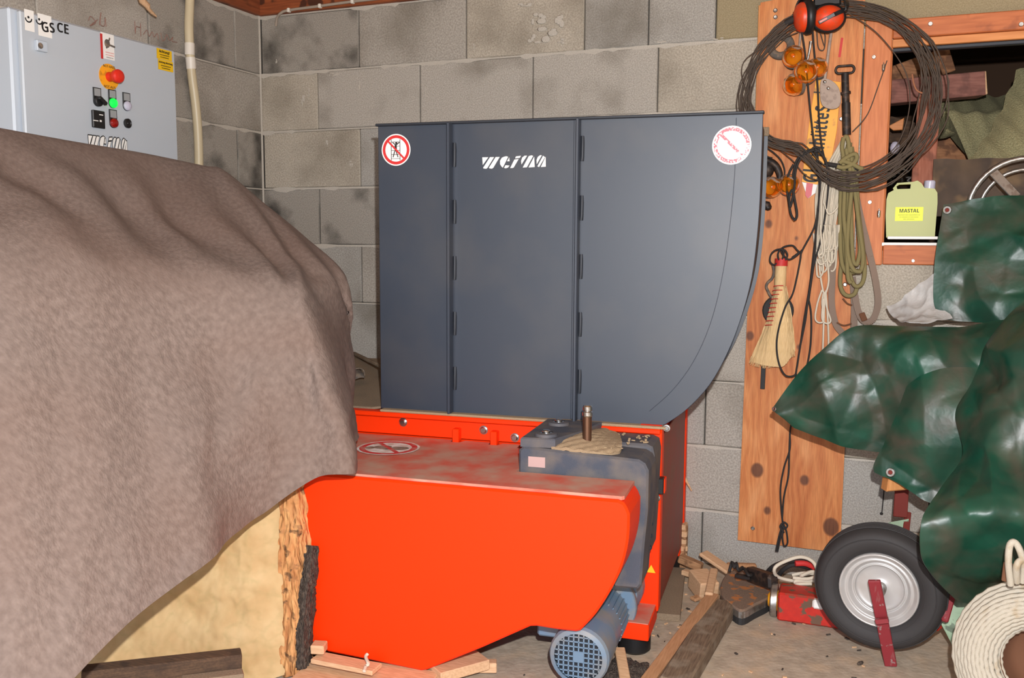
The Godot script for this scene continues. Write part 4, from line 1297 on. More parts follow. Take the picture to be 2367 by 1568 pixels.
func tarpaulin() -> void:
	var o := thing("tarpaulin", "big crumpled green tarpaulin with dusty folds covering things at the right", "tarpaulin", V(3.003, 0, 0.217))
	var n1 := noise(1.7, 431, 2, FastNoiseLite.TYPE_SIMPLEX_SMOOTH, true)
	var crumple := func(p: Vector3, k: float) -> float: return k * (0.012 * n1.get_noise_3d(p.x, p.y * 0.8, p.z) + 0.042 * facets(p.x * 6.0 + p.y * 3.5 + p.z * 2.0, p.y * 6.5 - p.x * 2.5) + 0.014 * facets(p.x * 15.0 - p.y * 8.0 + p.z * 4.0 + 30.0, p.y * 13.0 + p.x * 7.0))
	var st := new_st()
	# upper hanging sheet
	sheet(st, [[V(2.786, 1.364, 0.156), V(2.86, 1.374, 0.147), V(2.946, 1.381, 0.154), V(3.101, 1.395, 0.155)], [V(2.775, 1.271, 0.182), V(2.857, 1.264, 0.193), V(2.947, 1.271, 0.21), V(3.096, 1.284, 0.235)], [V(2.766, 1.174, 0.208), V(2.847, 1.169, 0.23), V(2.942, 1.164, 0.257), V(3.094, 1.18, 0.291)], [V(2.769, 1.05, 0.232), V(2.85, 1.068, 0.262), V(2.943, 1.073, 0.3), V(3.092, 1.079, 0.347)], [V(2.796, 0.998, 0.238), V(2.867, 0.993, 0.253), V(2.96, 0.993, 0.291), V(3.096, 0.99, 0.356)]], 20, 18, func(p, u, v): return crumple.call(p, 0.7 * minf(1.0, u * 3.0)), 0.003)
	# wing that sticks out to the left
	sheet(st, [
		[V(2.298, 0.699, 0.41), V(2.366, 0.806, 0.392), V(2.451, 0.903, 0.389), V(2.535, 0.974, 0.38), V(2.671, 0.977, 0.356), V(2.819, 0.982, 0.339), V(2.936, 1.007, 0.354), V(3.087, 1.044, 0.397)],
		[V(2.307, 0.692, 0.418), V(2.405, 0.765, 0.413), V(2.507, 0.848, 0.417), V(2.586, 0.921, 0.419), V(2.703, 0.939, 0.413), V(2.829, 0.944, 0.404), V(2.943, 0.958, 0.422), V(3.084, 0.973, 0.45)],
		[V(2.322, 0.683, 0.424), V(2.428, 0.727, 0.43), V(2.542, 0.794, 0.452), V(2.64, 0.847, 0.449), V(2.735, 0.879, 0.45), V(2.841, 0.891, 0.449), V(2.954, 0.893, 0.468), V(3.08, 0.904, 0.502)],
		[V(2.342, 0.667, 0.418), V(2.456, 0.673, 0.425), V(2.565, 0.707, 0.453), V(2.663, 0.741, 0.452), V(2.758, 0.775, 0.453), V(2.851, 0.795, 0.456), V(2.958, 0.793, 0.478), V(3.085, 0.807, 0.512)],
		[V(2.369, 0.642, 0.41), V(2.457, 0.615, 0.41), V(2.549, 0.593, 0.418), V(2.651, 0.586, 0.41), V(2.762, 0.603, 0.395), V(2.864, 0.626, 0.395), V(2.972, 0.642, 0.425), V(3.101, 0.66, 0.457)]], 20, 18, func(p, u, v): return crumple.call(p, minf(1.0, u * 4.0) * minf(1.0, 0.3 + minf(v, 1.0 - v) * 4.0)), 0.003)
	# lower flap with its own corner
	sheet(st, [[V(2.7, 0.807, 0.473), V(2.748, 0.842, 0.482), V(2.805, 0.868, 0.488), V(2.884, 0.88, 0.498)], [V(2.672, 0.722, 0.494), V(2.728, 0.751, 0.522), V(2.796, 0.778, 0.535), V(2.885, 0.787, 0.552)], [V(2.639, 0.64, 0.495), V(2.708, 0.659, 0.53), V(2.783, 0.677, 0.552), V(2.889, 0.688, 0.562)], [V(2.614, 0.567, 0.492), V(2.689, 0.565, 0.527), V(2.771, 0.558, 0.549), V(2.897, 0.559, 0.552)], [V(2.617, 0.54, 0.494), V(2.689, 0.517, 0.522), V(2.761, 0.479, 0.551), V(2.904, 0.441, 0.541)]], 20, 18, func(p, u, v): return crumple.call(p, 0.6), 0.003)
	# bulging front
	sheet(st, [
		[V(3.024, 1.147, 0.497), V(3.062, 1.173, 0.522), V(3.122, 1.186, 0.529)],
		[V(2.952, 1.036, 0.518), V(3.016, 1.062, 0.597), V(3.11, 1.085, 0.643)],
		[V(2.902, 0.947, 0.548), V(2.977, 0.966, 0.668), V(3.103, 0.978, 0.724)],
		[V(2.865, 0.847, 0.564), V(2.951, 0.87, 0.711), V(3.1, 0.883, 0.779)],
		[V(2.834, 0.747, 0.566), V(2.924, 0.766, 0.734), V(3.101, 0.778, 0.813)],
		[V(2.846, 0.656, 0.67), V(2.924, 0.677, 0.788), V(3.109, 0.675, 0.8)],
		[V(2.783, 0.594, 0.833), V(2.893, 0.608, 0.895), V(3.093, 0.615, 0.922)],
		[V(2.739, 0.547, 0.965), V(2.866, 0.549, 0.956), V(3.104, 0.529, 0.884)],
		[V(2.743, 0.448, 0.975), V(2.873, 0.43, 0.881), V(3.137, 0.395, 0.734)],
		[V(2.787, 0.361, 0.902), V(2.903, 0.324, 0.772), V(3.165, 0.27, 0.607)],
		[V(2.845, 0.277, 0.801), V(2.936, 0.235, 0.682), V(3.181, 0.174, 0.546)]], 28, 14, func(p, u, v): return crumple.call(p, 1.1 * minf(1.0, 0.35 + u * 3.0)), 0.003)
	wpart("sheet", st, M.tarp, o)
	# eyelets
	for e in [[V(2.797, 1.346, 0.17), V(-0.3, 0, 1), 1.0], [V(2.663, 0.554, 0.534), V(-0.25, 0.15, 1), 1.0], [V(2.307, 0.703, 0.428), V(-0.8, 0.3, 1), 0.6]]:
		st = new_st()
		lathe(st, [Vector2(0.0055, 0.001), Vector2(0.007, 0.004), Vector2(0.012, 0.004), Vector2(0.0135, 0.001), Vector2(0.0135, -0.002)], axis(e[0], e[1], Vector3.ONE * e[2]), 20)
		wpart("eyelet", st, M.steel, o)
		st = new_st()
		lathe(st, [Vector2(0, 0.0015), Vector2(0.0058, 0.0015)], axis(e[0], e[1], Vector3.ONE * e[2]), 16)
		wpart("eyelet_hole", st, M.rust_red, o)
	# paler underside that hangs to the floor, and small bits of what it covers
	st = new_st()
	sheet(st, [[V(2.806, 0.2, 0.566), V(2.878, 0.228, 0.576), V(2.985, 0.246, 0.618)], [V(2.815, 0.144, 0.59), V(2.885, 0.173, 0.601), V(2.985, 0.206, 0.644)], [V(2.837, 0.102, 0.607), V(2.903, 0.132, 0.621), V(2.984, 0.178, 0.67)], [V(2.865, 0.044, 0.614), V(2.91, 0.074, 0.635), V(2.986, 0.118, 0.675)]], 8, 8, func(p, u, v): return crumple.call(p, 0.5), 0.004)
	solid("pale_tarp_flap", "pale green sheet hanging to the floor right of the wheel, below the dark tarpaulin", "sheet", st, M.tarp_pale)
	st = new_st()
	sheet(st, [[V(2.667, 0.339, 0.324), V(2.726, 0.357, 0.319)], [V(2.666, 0.311, 0.327), V(2.728, 0.312, 0.324)]], 4, 4, func(p, u, v): return 0.0, 0.003)
	solid("torn_green_scrap", "small torn pale green scrap behind the top of the wheel", "scrap", st, M.tarp_pale)
	st = new_st()
	bar(st, V(2.702, 0.476, 0.293), V(2.7, 0.362, 0.329), 0.042, 0.02, V(0, 0, 1), 0.002)
	bar(st, V(2.723, 0.372, 0.297), V(2.719, 0.312, 0.327), 0.02, 0.02, V(0, 0, 1), 0.002)
	solid("red_steel_strip", "dark red steel strip standing behind the top of the wheel under the tarpaulin", "steel strip", st, M.rust_red)
	st = new_st()
	extr(st, [Vector2(0, 0), Vector2(0.125, 0.012), Vector2(0.12, 0.065), Vector2(0.005, 0.05)], -0.045, 0.0, Transform3D(Basis(Vector3.UP, 0.4), V(2.656, 0.48, 0.485)), 0.004)
	solid("wood_wedge", "pale wood block end poking out under the lower tarpaulin flap with the eyelet", "wood block", st, M.pine_y)
	st = new_st()
	tube(st, [V(2.65, 0.377, 0.006), V(2.648, 0.322, 0.006), V(2.646, 0.28, 0.006)], 0.002, 5)
	ball(st, V(2.645, 0.278, 0.008), V(0.006, 0.005, 0.006), 8)
	solid("string_end", "short dark string end with a knot hanging on the wall under the wood block", "string", st, M.cord)
	st = new_st()
	bar(st, V(2.849, 0.258, 0.606), V(2.822, 0.167, 0.671), 0.02, 0.02, V(0, 0, 1), 0.004)
	solid("red_rod", "slanted red painted rod in front of the pale green sheet right of the wheel", "rod", st, M.maroon)
	st = new_st()
	bar(st, V(2.77, 0.094, 0.549), V(2.818, 0.113, 0.571), 0.03, 0.02, V(0, 1, 0), 0.003)
	solid("red_bracket", "bright red bracket end at floor level just right of the tyre", "bracket", st, M.box_red)
	# grey plastic sheet
	st = new_st()
	var n3 := noise(4.0, 437, 3, FastNoiseLite.TYPE_SIMPLEX_SMOOTH, true)
	sheet(st, [[V(2.772, 1.136, 0.166), V(2.785, 1.118, 0.185), V(2.796, 1.064, 0.219), V(2.823, 1, 0.248)], [V(2.72, 1.09, 0.16), V(2.74, 1.06, 0.188), V(2.76, 1.021, 0.228), V(2.779, 0.984, 0.279)], [V(2.68, 1.05, 0.16), V(2.696, 1.029, 0.199), V(2.723, 1.004, 0.235), V(2.748, 0.976, 0.293)], [V(2.631, 1.022, 0.172), V(2.645, 1.001, 0.201), V(2.672, 0.986, 0.247), V(2.697, 0.98, 0.291)]], 12, 10, func(p, u, v): return 0.022 * n3.get_noise_3d(p.x, p.y, p.z), 0.003)
	solid("plastic_sheet", "crumpled grey plastic sheet between the loft sill and the green tarpaulin", "plastic sheet", st, M.plastic)

func cabinet() -> void:
	var o := thing("control_cabinet", "light grey electrical control cabinet with red emergency stop on the left wall", "cabinet", V(0, 1.12, 1.1))
	var st := new_st()
	box(st, V(0.095, 1.52, 1.1025), V(0.19, 0.806, 0.669), 0.006)
	wpart("housing", st, M.cabinet_side, o)
	st = new_st()
	box(st, V(0.201, 1.518, 1.0925), V(0.018, 0.795, 0.645), 0.004)
	var door := wpart("door", st, M.cabinet, o)
	var fx := 0.2105
	var right := Basis(V(0, 0, -1), Vector3.UP, Vector3.RIGHT)
	# door prints
	var on := func(p: Vector3) -> Transform3D: return Transform3D(right, V(fx - 0.2 + 0.2, p.y, p.z) - o.position)
	print_on("test_mark", rect(0.034, 0.062), on.call(V(0.211, 1.891, 1.384)), M.white, o, Vector2.ONE)
	print_on("test_mark", rect(0.05, 0.066), on.call(V(0.211, 1.887, 1.329)), M.white, o, Vector2.ONE)
	for p in [V(0.212, 1.897, 1.387), V(0.212, 1.899, 1.349)]:
		st = new_st()
		var arc := []
		for k in 9:
			var a := PI + PI * k / 8.0
			arc.append(V(fx + 0.001, p.y + sin(a) * 0.011, p.z - cos(a) * 0.011))
		tube(st, arc, 0.0022, 4)
		ball(st, V(fx + 0.001, p.y + 0.003, p.z), V(0.001, 0.004, 0.004), 8)
		wpart("mark_emblem", st, M.print_black, o)
	lettering("mark_letters", "GS", 0.031, Transform3D(right * Basis(Vector3.BACK, 0.12), V(0.211, 1.884, 1.318) - o.position), M.print_black, o, true)
	lettering("mark_letters", "CE", 0.03, Transform3D(right, V(0.211, 1.893, 1.262) - o.position), M.print_black, o, true)
	st = new_st()
	box(st, V(0.217, 1.822, 1.352), V(0.014, 0.032, 0.038), 0.002)
	var lock := wpart("door_lock", st, M.cabinet_side, o)
	st = new_st()
	var lc: Vector3 = V(0.224, 1.821, 1.36)
	lathe(st, [Vector2(0.009, -0.002), Vector2(0.009, 0.001), Vector2(0, 0.001)], axis(lc, Vector3.RIGHT), 16)
	wpart("lock_slot", st, M.rubber_grey, lock)
	# adhesive notice with pictured motor switch
	print_on("switch_notice", rect(0.057, 0.083), on.call(V(0.211, 1.872, 1.084)), M.white, o, Vector2.ONE)
	st = new_st()
	box(st, V(0.212, 1.868, 1.11), V(0.0008, 0.08, 0.009), 0.0)
	wpart("notice_band", st, M.print_red, o)
	st = new_st()
	ball(st, V(0.212, 1.881, 1.086), V(0.0012, 0.014, 0.012), 12)
	bar(st, V(0.212, 1.878, 1.079), V(0.212, 1.875, 1.053), 0.006, 0.0012, Vector3.RIGHT, 0.0)
	bar(st, V(0.212, 1.865, 1.09), V(0.212, 1.901, 1.074), 0.005, 0.0012, Vector3.RIGHT, 0.0)
	wpart("notice_picture", st, M.rubber_grey, o)
	for k in 3:
		lettering("notice_line", ["oooooo oooo", "ooo ooooooo", "oooooo.oo"][k], 0.0045, Transform3D(right, V(0.211, 1.853, 1.076) - o.position + V(0, -0.008 * k, 0)), M.print_red if k < 2 else M.print_black, o)
	# yellow warning notices
	for q in [[V(0.211, 1.892, 0.824), "Achtung!"], [V(0.211, 1.855, 0.819), "Achtung Wartung"]]:
		print_on("warning_notice", rect(0.074, 0.036), on.call(q[0]), M.yellow, o, Vector2.ONE)
		lettering("warning_word", q[1], 0.009 if q[1].length() < 10 else 0.006, Transform3D(right, q[0] - o.position + V(0.0007, 0.009, 0)), M.print_black, o, true)
		for k in 2:
			lettering("warning_line", ["ooooooooooooo oo", "oo ooooooooooo"][k], 0.004, Transform3D(right, q[0] - o.position + V(0.0007, -0.002 - k * 0.008, 0)), M.print_black, o)
	# emergency stop
	var es: Vector3 = V(0.211, 1.774, 1.083)
	st = new_st()
	lathe(st, [Vector2(0.042, -0.001), Vector2(0.042, 0.0012), Vector2(0.0, 0.0012)], axis(es, Vector3.RIGHT), 36)
	var plate := wpart("emergency_stop_plate", st, M.amber_yellow, o)
	st = new_st()
	lathe(st, [Vector2(0.016, 0), Vector2(0.015, 0.016), Vector2(0.017, 0.022), Vector2(0.021, 0.03), Vector2(0.0225, 0.042), Vector2(0.019, 0.048), Vector2(0.01, 0.051), Vector2(0, 0.052)], axis(es, Vector3.RIGHT), 28)
	wpart("emergency_stop_button", st, M.knob_red, plate)
	lettering("plate_word", "NOT-AUS", 0.009, Transform3D(right, es - o.position + V(0.0013, -0.033, 0)), M.print_black, plate)
	lettering("plate_word", "NOT-HALT", 0.008, Transform3D(right, es - o.position + V(0.0013, 0.033, 0)), M.print_black, plate)
	# switches and lamps in two rows
	for q in [["selector_switch", V(0.211, 1.695, 1.138)], ["green_lamp", V(0.211, 1.698, 1.074)], ["white_lamp", V(0.211, 1.697, 1.012)], ["red_lamp", V(0.211, 1.633, 1.074)]]:
		var p: Vector3 = q[1]
		st = new_st()
		var tag_shape := []
		for k in 13:
			var a := PI + PI * k / 12.0
			tag_shape.append(Vector2(cos(a) * 0.0165, sin(a) * 0.0165 - 0.008))
		tag_shape.append(Vector2(0.0165, 0.036))
		tag_shape.append(Vector2(-0.0165, 0.036))
		extr(st, tag_shape, 0.0, 0.003, Transform3D(right, p), 0.0005)
		var pl := wpart("legend_plate", st, M.black, o)
		st = new_st()
		box(st, p + V(0.0033, 0.021, 0), V(0.001, 0.024, 0.026), 0.0)
		wpart("legend", st, M.label_grey, pl)
		var c := p + V(0.003, -0.008, 0)
		st = new_st()
		if q[0] == "selector_switch":
			lathe(st, [Vector2(0.017, 0), Vector2(0.016, 0.008), Vector2(0.013, 0.01), Vector2(0, 0.01)], axis(c, Vector3.RIGHT), 20)
			bar(st, c + V(0.016, 0.012, 0.01), c + V(0.016, -0.008, -0.02), 0.012, 0.014, Vector3.RIGHT, 0.003)
			wpart(q[0], st, M.black, pl)
		else:
			lathe(st, [Vector2(0.0155, 0), Vector2(0.0155, 0.005), Vector2(0.013, 0.009), Vector2(0.006, 0.012), Vector2(0, 0.0125)], axis(c, Vector3.RIGHT), 20)
			wpart(q[0], st, {"green_lamp": M.led_green, "white_lamp": M.led_white, "red_lamp": M.led_red}[q[0]], pl).set_meta("label", {"green_lamp": "lit green lamp", "white_lamp": "white lamp", "red_lamp": "red lamp"}[q[0]])
	st = new_st()
	box(st, V(0.216, 1.629, 1.141), V(0.01, 0.056, 0.05), 0.002)
	var timer := wpart("hour_counter", st, M.black, o)
	st = new_st()
	box(st, V(0.221, 1.624, 1.136), V(0.001, 0.006, 0.008), 0.0)
	box(st, V(0.221, 1.623, 1.156), V(0.001, 0.003, 0.02), 0.0)
	box(st, V(0.221, 1.644, 1.133), V(0.001, 0.003, 0.016), 0.0)
	wpart("counter_print", st, M.white, timer)
	st = new_st()
	var ks: Vector3 = V(0.211, 1.631, 1.012)
	lathe(st, [Vector2(0.016, 0), Vector2(0.016, 0.006), Vector2(0.012, 0.008), Vector2(0.01, 0.006), Vector2(0.006, 0.006), Vector2(0.004, 0.009), Vector2(0, 0.009)], axis(ks, Vector3.RIGHT), 20)
	wpart("key_switch", st, M.black, o)
	# emblem half hidden by the blanket
	var e: Vector3 = V(0.211, 1.524, 1.181)
	emblem("emblem_outline", Transform3D(right * Basis.from_scale(V(0.0275, 0.05, 0.04)), e - o.position), M.print_black, o, 0.07)
	emblem("emblem_letter", Transform3D(right * Basis.from_scale(V(0.0275, 0.05, 0.04)), e - o.position), M.white, o)

func wheel() -> void:
	var ctr: Vector3 = V(2.649, 0.229, 0.626)
	var d := V(-0.12, -0.02, 1).normalized()
	var o := thing("cart_wheel", "small cart wheel with black pneumatic tyre and silver rim standing against the wall", "wheel", V(ctr.x, 0, ctr.z))
	var xf := axis(ctr, d)
	var st := new_st()
	var prof := []
	for p in [Vector2(0.112, 0.03), Vector2(0.118, 0.036), Vector2(0.13, 0.044), Vector2(0.148, 0.048), Vector2(0.162, 0.045), Vector2(0.172, 0.038), Vector2(0.179, 0.026), Vector2(0.183, 0.01), Vector2(0.183, -0.03), Vector2(0.179, -0.046), Vector2(0.168, -0.06), Vector2(0.148, -0.068), Vector2(0.12, -0.058), Vector2(0.112, -0.05)]:
		prof.append(p)
	lathe(st, smooth(prof, 3), xf, 64, false)
	var ty := wpart("tyre", st, M.tyre, o)
	st = new_st()
	for r in [[0.126, 0.0405], [0.156, 0.0475]]:
		var ring := []
		for k in 64:
			ring.append(xf * V(cos(TAU * k / 64) * r[0], r[1], sin(TAU * k / 64) * r[0]))
		tube(st, ring, 0.0016, 6, true)
	for k in 5:
		var ring := []
		for j in 64:
			ring.append(xf * V(cos(TAU * j / 64) * 0.1835, 0.014 - k * 0.012, sin(TAU * j / 64) * 0.1835))
		tube(st, ring, 0.0022, 6, true)
	wpart("tread_rib", st, M.tyre, ty)
	st = new_st()
	lathe(st, smooth([Vector2(0.112, 0.028), Vector2(0.1105, 0.038), Vector2(0.106, 0.04), Vector2(0.101, 0.034), Vector2(0.095, 0.026), Vector2(0.088, 0.028), Vector2(0.083, 0.022), Vector2(0.076, 0.012), Vector2(0.072, 0.016), Vector2(0.068, 0.014), Vector2(0.064, 0.006), Vector2(0.03, 0.006), Vector2(0.014, 0.012), Vector2(0, 0.012)], 3), xf, 48, false)
	wpart("rim", st, M.rim_silver, o)
	st = new_st()
	lathe(st, [Vector2(0.02, 0.01), Vector2(0.02, 0.03), Vector2(0.014, 0.034), Vector2(0, 0.034)], xf, 20)
	wpart("hub", st, M.steel, o)
	# flat red bar from hub to floor
	st = new_st()
	bar(st, V(2.632, 0.28, 0.725), V(2.689, 0.004, 0.654), 0.034, 0.012, V(-0.1, 0.1, 1), 0.002)
	var b := solid("red_flat_bar", "flat dark red steel bar leaning from the wheel hub down to the floor", "bar", st, M.maroon)
	st = new_st()
	bar(st, V(2.656, 0.168, 0.717), V(2.66, 0.155, 0.717), 0.036, 0.018, V(-0.1, 0.1, 1), 0.001)
	wpart("clamp_joint", st, M.maroon, b)

func board_image() -> ImageTexture:
	# flat-sawn softwood: growth lines that swerve round the knots
	var w := 256
	var h := 1024
	var im := Image.create(w, h, false, Image.FORMAT_RGBA8)
	var fine := noise(0.4, 451, 3)
	var slow := noise(0.006, 453, 3)
	var knots := [[0.17, 0.845, 15.0], [0.62, 0.855, 11.0], [0.88, 0.935, 18.0], [0.28, 0.918, 9.0], [0.52, 0.616, 6.0], [0.06, 0.6, 10.0], [0.46, 0.425, 5.0], [0.2, 0.4, 9.0], [0.75, 0.52, 4.0], [0.7, 0.985, 4.0]]
	for y in h:
		for x in w:
			var u := x / float(w)
			var v := y / float(h)
			var bend := 0.0
			var knot := 0.0
			for k in knots:
				var dx: float = (u - k[0]) * w
				var dy: float = (v - k[1]) * h * 1.3
				var r := sqrt(dx * dx + dy * dy * 0.7)
				bend += signf(dx) * k[2] * 1.6 * exp(-absf(dx) / 26.0) * exp(-dy * dy / 3000.0)
				knot = maxf(knot, clampf((k[2] * 1.15 - r) / 5.0, 0.0, 1.0))
			var s := slow.get_noise_2d(x * 0.8, y * 0.25)
			var line := sin((x - bend) * 0.32 + s * 16.0)
			var c := c8(203, 128, 70).lerp(c8(178, 98, 46), clampf(0.35 + 0.28 * line + 0.5 * s, 0.0, 1.0))
			c = c.lerp(c8(224, 160, 106), clampf(slow.get_noise_2d(x * 2.0 + 300.0, y * 0.7) * 1.2, 0.0, 0.6))
			c = c.lerp(c8(84, 44, 22), knot * 0.8)
			var f := fine.get_noise_2d(x * 1.0, y * 0.06) * 0.08
			im.set_pixel(x, y, Color(clampf(c.r + f, 0, 1), clampf(c.g + f * 0.8, 0, 1), clampf(c.b + f * 0.6, 0, 1)))
	return ImageTexture.create_from_image(im)

func tool_board() -> void:
	var o := thing("backing_board", "tall orange-brown pine board with knots fixed to the back wall, hung with tools and ropes", "board", V(2.335, 0.12, 0.012))
	var st := new_st()
	# front face with its own print of wood, edges behind it
	var bl := V(2.148, 0.122, 0.026)
	var br := V(2.512, 0.122, 0.026)
	var tl := V(2.168, 2.082, 0.026)
	var tr := V(2.515, 2.12, 0.026)
	box(st, V(2.336, 1.1, 0.0135), V(0.35, 1.95, 0.019), 0.002)
	extr(st, [Vector2(bl.x, bl.y), Vector2(br.x, br.y), Vector2(tr.x, tr.y), Vector2(tl.x, tl.y)], 0.004, 0.0255)
	wpart("edges", st, M.pine_y, o)
	var m := print_mat(board_image(), 0.6)
	print_on("board_face", [Vector2(-0.186, -0.98), Vector2(0.178, -0.98), Vector2(0.181, 1.018), Vector2(-0.166, 0.98)], Transform3D(Basis.IDENTITY, V(2.334, 1.102, 0.0256) - o.position), m, o, Vector2(0.376, 2.04))
	for p in [V(2.22, 2.051, 0.026), V(2.221, 2.028, 0.026), V(2.455, 1.666, 0.026), V(2.202, 0.174, 0.026), V(2.49, 1.093, 0.026)]:
		st = new_st()
		lathe(st, [Vector2(0, 0.002), Vector2(0.005, 0.0025), Vector2(0.008, 0.0), Vector2(0.008, -0.002)], axis(p, Vector3.BACK), 12)
		wpart("screw_head", st, M.steel, o)
	st = new_st()
	box(st, V(2.443, 1.908, 0.026), V(0.008, 0.065, 0.0015), 0.0, Basis(Vector3.BACK, -0.1))
	wpart("red_pencil_mark", st, M.print_red, o)

func board_tools() -> void:
	var z := 0.04
	# ear defenders
	var em := thing("ear_defenders", "red and black ear defenders hanging at the top of the pine board", "ear defenders", V(2.376, 1.972, 0.09))
	var c1: Vector3 = V(2.404, 1.994, 0.1)
	var d1 := V(0.25, -0.12, 1).normalized()
	var st := new_st()
	lathe(st, [Vector2(0.0, -0.03), Vector2(0.04, -0.03), Vector2(0.05, -0.02), Vector2(0.052, -0.008), Vector2(0.048, 0.002), Vector2(0.04, 0.004)], axis(c1, d1, V(1.15, 1, 0.95)), 28, false)
	wpart("ear_cushion", st, M.black, em)
	st = new_st()
	lathe(st, [Vector2(0.044, 0.0), Vector2(0.042, 0.012), Vector2(0.035, 0.024), Vector2(0.024, 0.032), Vector2(0.01, 0.036), Vector2(0, 0.036)], axis(c1, d1, V(1.15, 1, 0.95)), 28, false)
	var cup := wpart("ear_cup", st, M.muff_red, em)
	st = new_st()
	bar(st, c1 + V(-0.028, -0.022, 0.04), c1 + V(0.022, 0.002, 0.04), 0.012, 0.004, d1, 0.001)
	bar(st, c1 + V(0.018, 0.0, 0.04), c1 + V(0.058, 0.022, 0.012), 0.014, 0.005, d1, 0.001)
	wpart("slider", st, M.black, cup)
	st = new_st()
	bar(st, c1 + V(-0.024, -0.0203, 0.0425), c1 + V(-0.002, -0.0098, 0.0425), 0.005, 0.002, d1, 0.0)
	wpart("slider_slot", st, M.muff_red, cup)
	var c2: Vector3 = V(2.326, 2.005, 0.09)
	var d2 := V(-1, -0.1, 0.35).normalized()
	st = new_st()
	lathe(st, [Vector2(0.0, -0.028), Vector2(0.046, -0.028), Vector2(0.058, -0.018), Vector2(0.06, -0.006), Vector2(0.054, 0.004), Vector2(0.046, 0.006)], axis(c2, d2), 28, false)
	wpart("ear_cushion", st, M.black, em)
	st = new_st()
	lathe(st, [Vector2(0.05, 0.002), Vector2(0.05, 0.014), Vector2(0.042, 0.026), Vector2(0.026, 0.034), Vector2(0, 0.036)], axis(c2, d2), 28, false)
	wpart("ear_cup", st, M.muff_red, em)
	st = new_st()
	var band := smooth([V(2.458, 2.005, 0.12), V(2.461, 2.032, 0.12), V(2.443, 2.064, 0.11), V(2.396, 2.085, 0.1), V(2.348, 2.086, 0.09), V(2.312, 2.066, 0.08), V(2.295, 2.039, 0.08), V(2.294, 2.002, 0.085)], 5)
	for i in band.size() - 1:
		bar(st, band[i], band[i + 1] + (band[i + 1] - band[i]) * 0.15, 0.03, 0.006, V(0.05, 0.3, 0.0) + (band[i] - V(2.377, 1.985, 0.1)), 0.001)
	wpart("headband", st, M.black, em)
	st = new_st()
	box(st, V(2.397, 2.05, 0.085), V(0.09, 0.03, 0.02), 0.008)
	wpart("band_pad", st, M.black, em)
	# rubber ring
	st = new_st()
	lathe(st, smooth([Vector2(0.02, -0.004), Vector2(0.021, 0.004), Vector2(0.03, 0.009), Vector2(0.04, 0.009), Vector2(0.046, 0.002), Vector2(0.047, -0.006)], 3), axis(V(2.244, 1.925, 0.034), V(0.05, 0.05, 1)), 36, false)
	solid("rubber_ring", "dusty grey rubber ring hanging on the board beside the topmost amber lamp", "ring", st, M.rubber_grey)
	# amber warning lamps
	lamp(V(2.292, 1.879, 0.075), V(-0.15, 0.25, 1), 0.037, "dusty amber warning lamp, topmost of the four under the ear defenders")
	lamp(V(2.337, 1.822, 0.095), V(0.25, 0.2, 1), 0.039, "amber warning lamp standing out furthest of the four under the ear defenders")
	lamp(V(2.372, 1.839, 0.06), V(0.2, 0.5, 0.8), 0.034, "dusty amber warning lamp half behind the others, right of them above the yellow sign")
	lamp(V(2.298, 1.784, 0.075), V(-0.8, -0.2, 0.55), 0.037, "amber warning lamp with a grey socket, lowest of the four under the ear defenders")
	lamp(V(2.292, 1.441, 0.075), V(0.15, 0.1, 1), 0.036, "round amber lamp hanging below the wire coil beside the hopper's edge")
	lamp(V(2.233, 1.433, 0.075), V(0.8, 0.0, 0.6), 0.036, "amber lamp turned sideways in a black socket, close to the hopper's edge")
	for q in [[[V(2.311, 1.964, 0.05), V(2.307, 1.91, 0.05)], "pale peg under the left ear cup", M.paddle], [[V(2.345, 1.932, 0.045), V(2.342, 1.9, 0.045), V(2.336, 1.865, 0.045)], "short steel hook between the topmost amber lamp and the black wires", M.steel]]:
		st = new_st()
		tube(st, q[0], 0.006, 6, false, [1.0, 0.6])
		solid("peg", q[1], "peg", st, q[2])
	st = new_st()
	tube(st, smooth([V(2.364, 1.964, 0.05), V(2.37, 1.912, 0.05), V(2.381, 1.898, 0.05), V(2.391, 1.905, 0.05), V(2.392, 1.945, 0.05), V(2.386, 1.96, 0.05)], 5), 0.0022, 6)
	tube(st, smooth([V(2.376, 1.957, 0.053), V(2.387, 1.922, 0.053), V(2.392, 1.91, 0.053)], 4), 0.002, 6)
	solid("wire_clip", "bent thin wire clip hanging below the right ear cup", "wire", st, M.wire)
	# metal paddle on a rod
	var pd := thing("metal_paddle", "dusty oval metal blade on a thin rod hanging over the top of the yellow sign", "paddle", V(2.417, 1.702, 0.05))
	st = new_st()
	tube(st, [V(2.415, 1.99, 0.06), V(2.407, 1.904, 0.06), V(2.397, 1.792, 0.06)], 0.0055, 8)
	wpart("rod", st, M.paddle, pd)
	st = new_st()
	var z0 := 0.062
	extr(st, smooth([Vector2(2.387, 1.798), Vector2(2.417, 1.794), Vector2(2.443, 1.768), Vector2(2.453, 1.728), Vector2(2.446, 1.702), Vector2(2.421, 1.696), Vector2(2.392, 1.711), Vector2(2.383, 1.753)], 4, true), z0, z0 + 0.004, Transform3D.IDENTITY, 0.001)
	wpart("blade", st, M.paddle, pd)
	for p in [V(2.398, 1.789, 0.068), V(2.41, 1.767, 0.068)]:
		st = new_st()
		ball(st, p, V(0.006, 0.006, 0.004), 10)
		wpart("rivet", st, M.chrome, pd)
	# hand pump
	var pu := thing("hand_pump", "black hand pump with an oval loop handle hanging upright on the board", "pump", V(2.476, 1.612, 0.05))
	st = new_st()
	tube(st, [V(2.462, 1.815, 0.055), V(2.469, 1.713, 0.055)], 0.0125, 14)
	tube(st, [V(2.469, 1.716, 0.055), V(2.476, 1.608, 0.055)], 0.0145, 14)
	wpart("barrel", st, M.pump, pu)
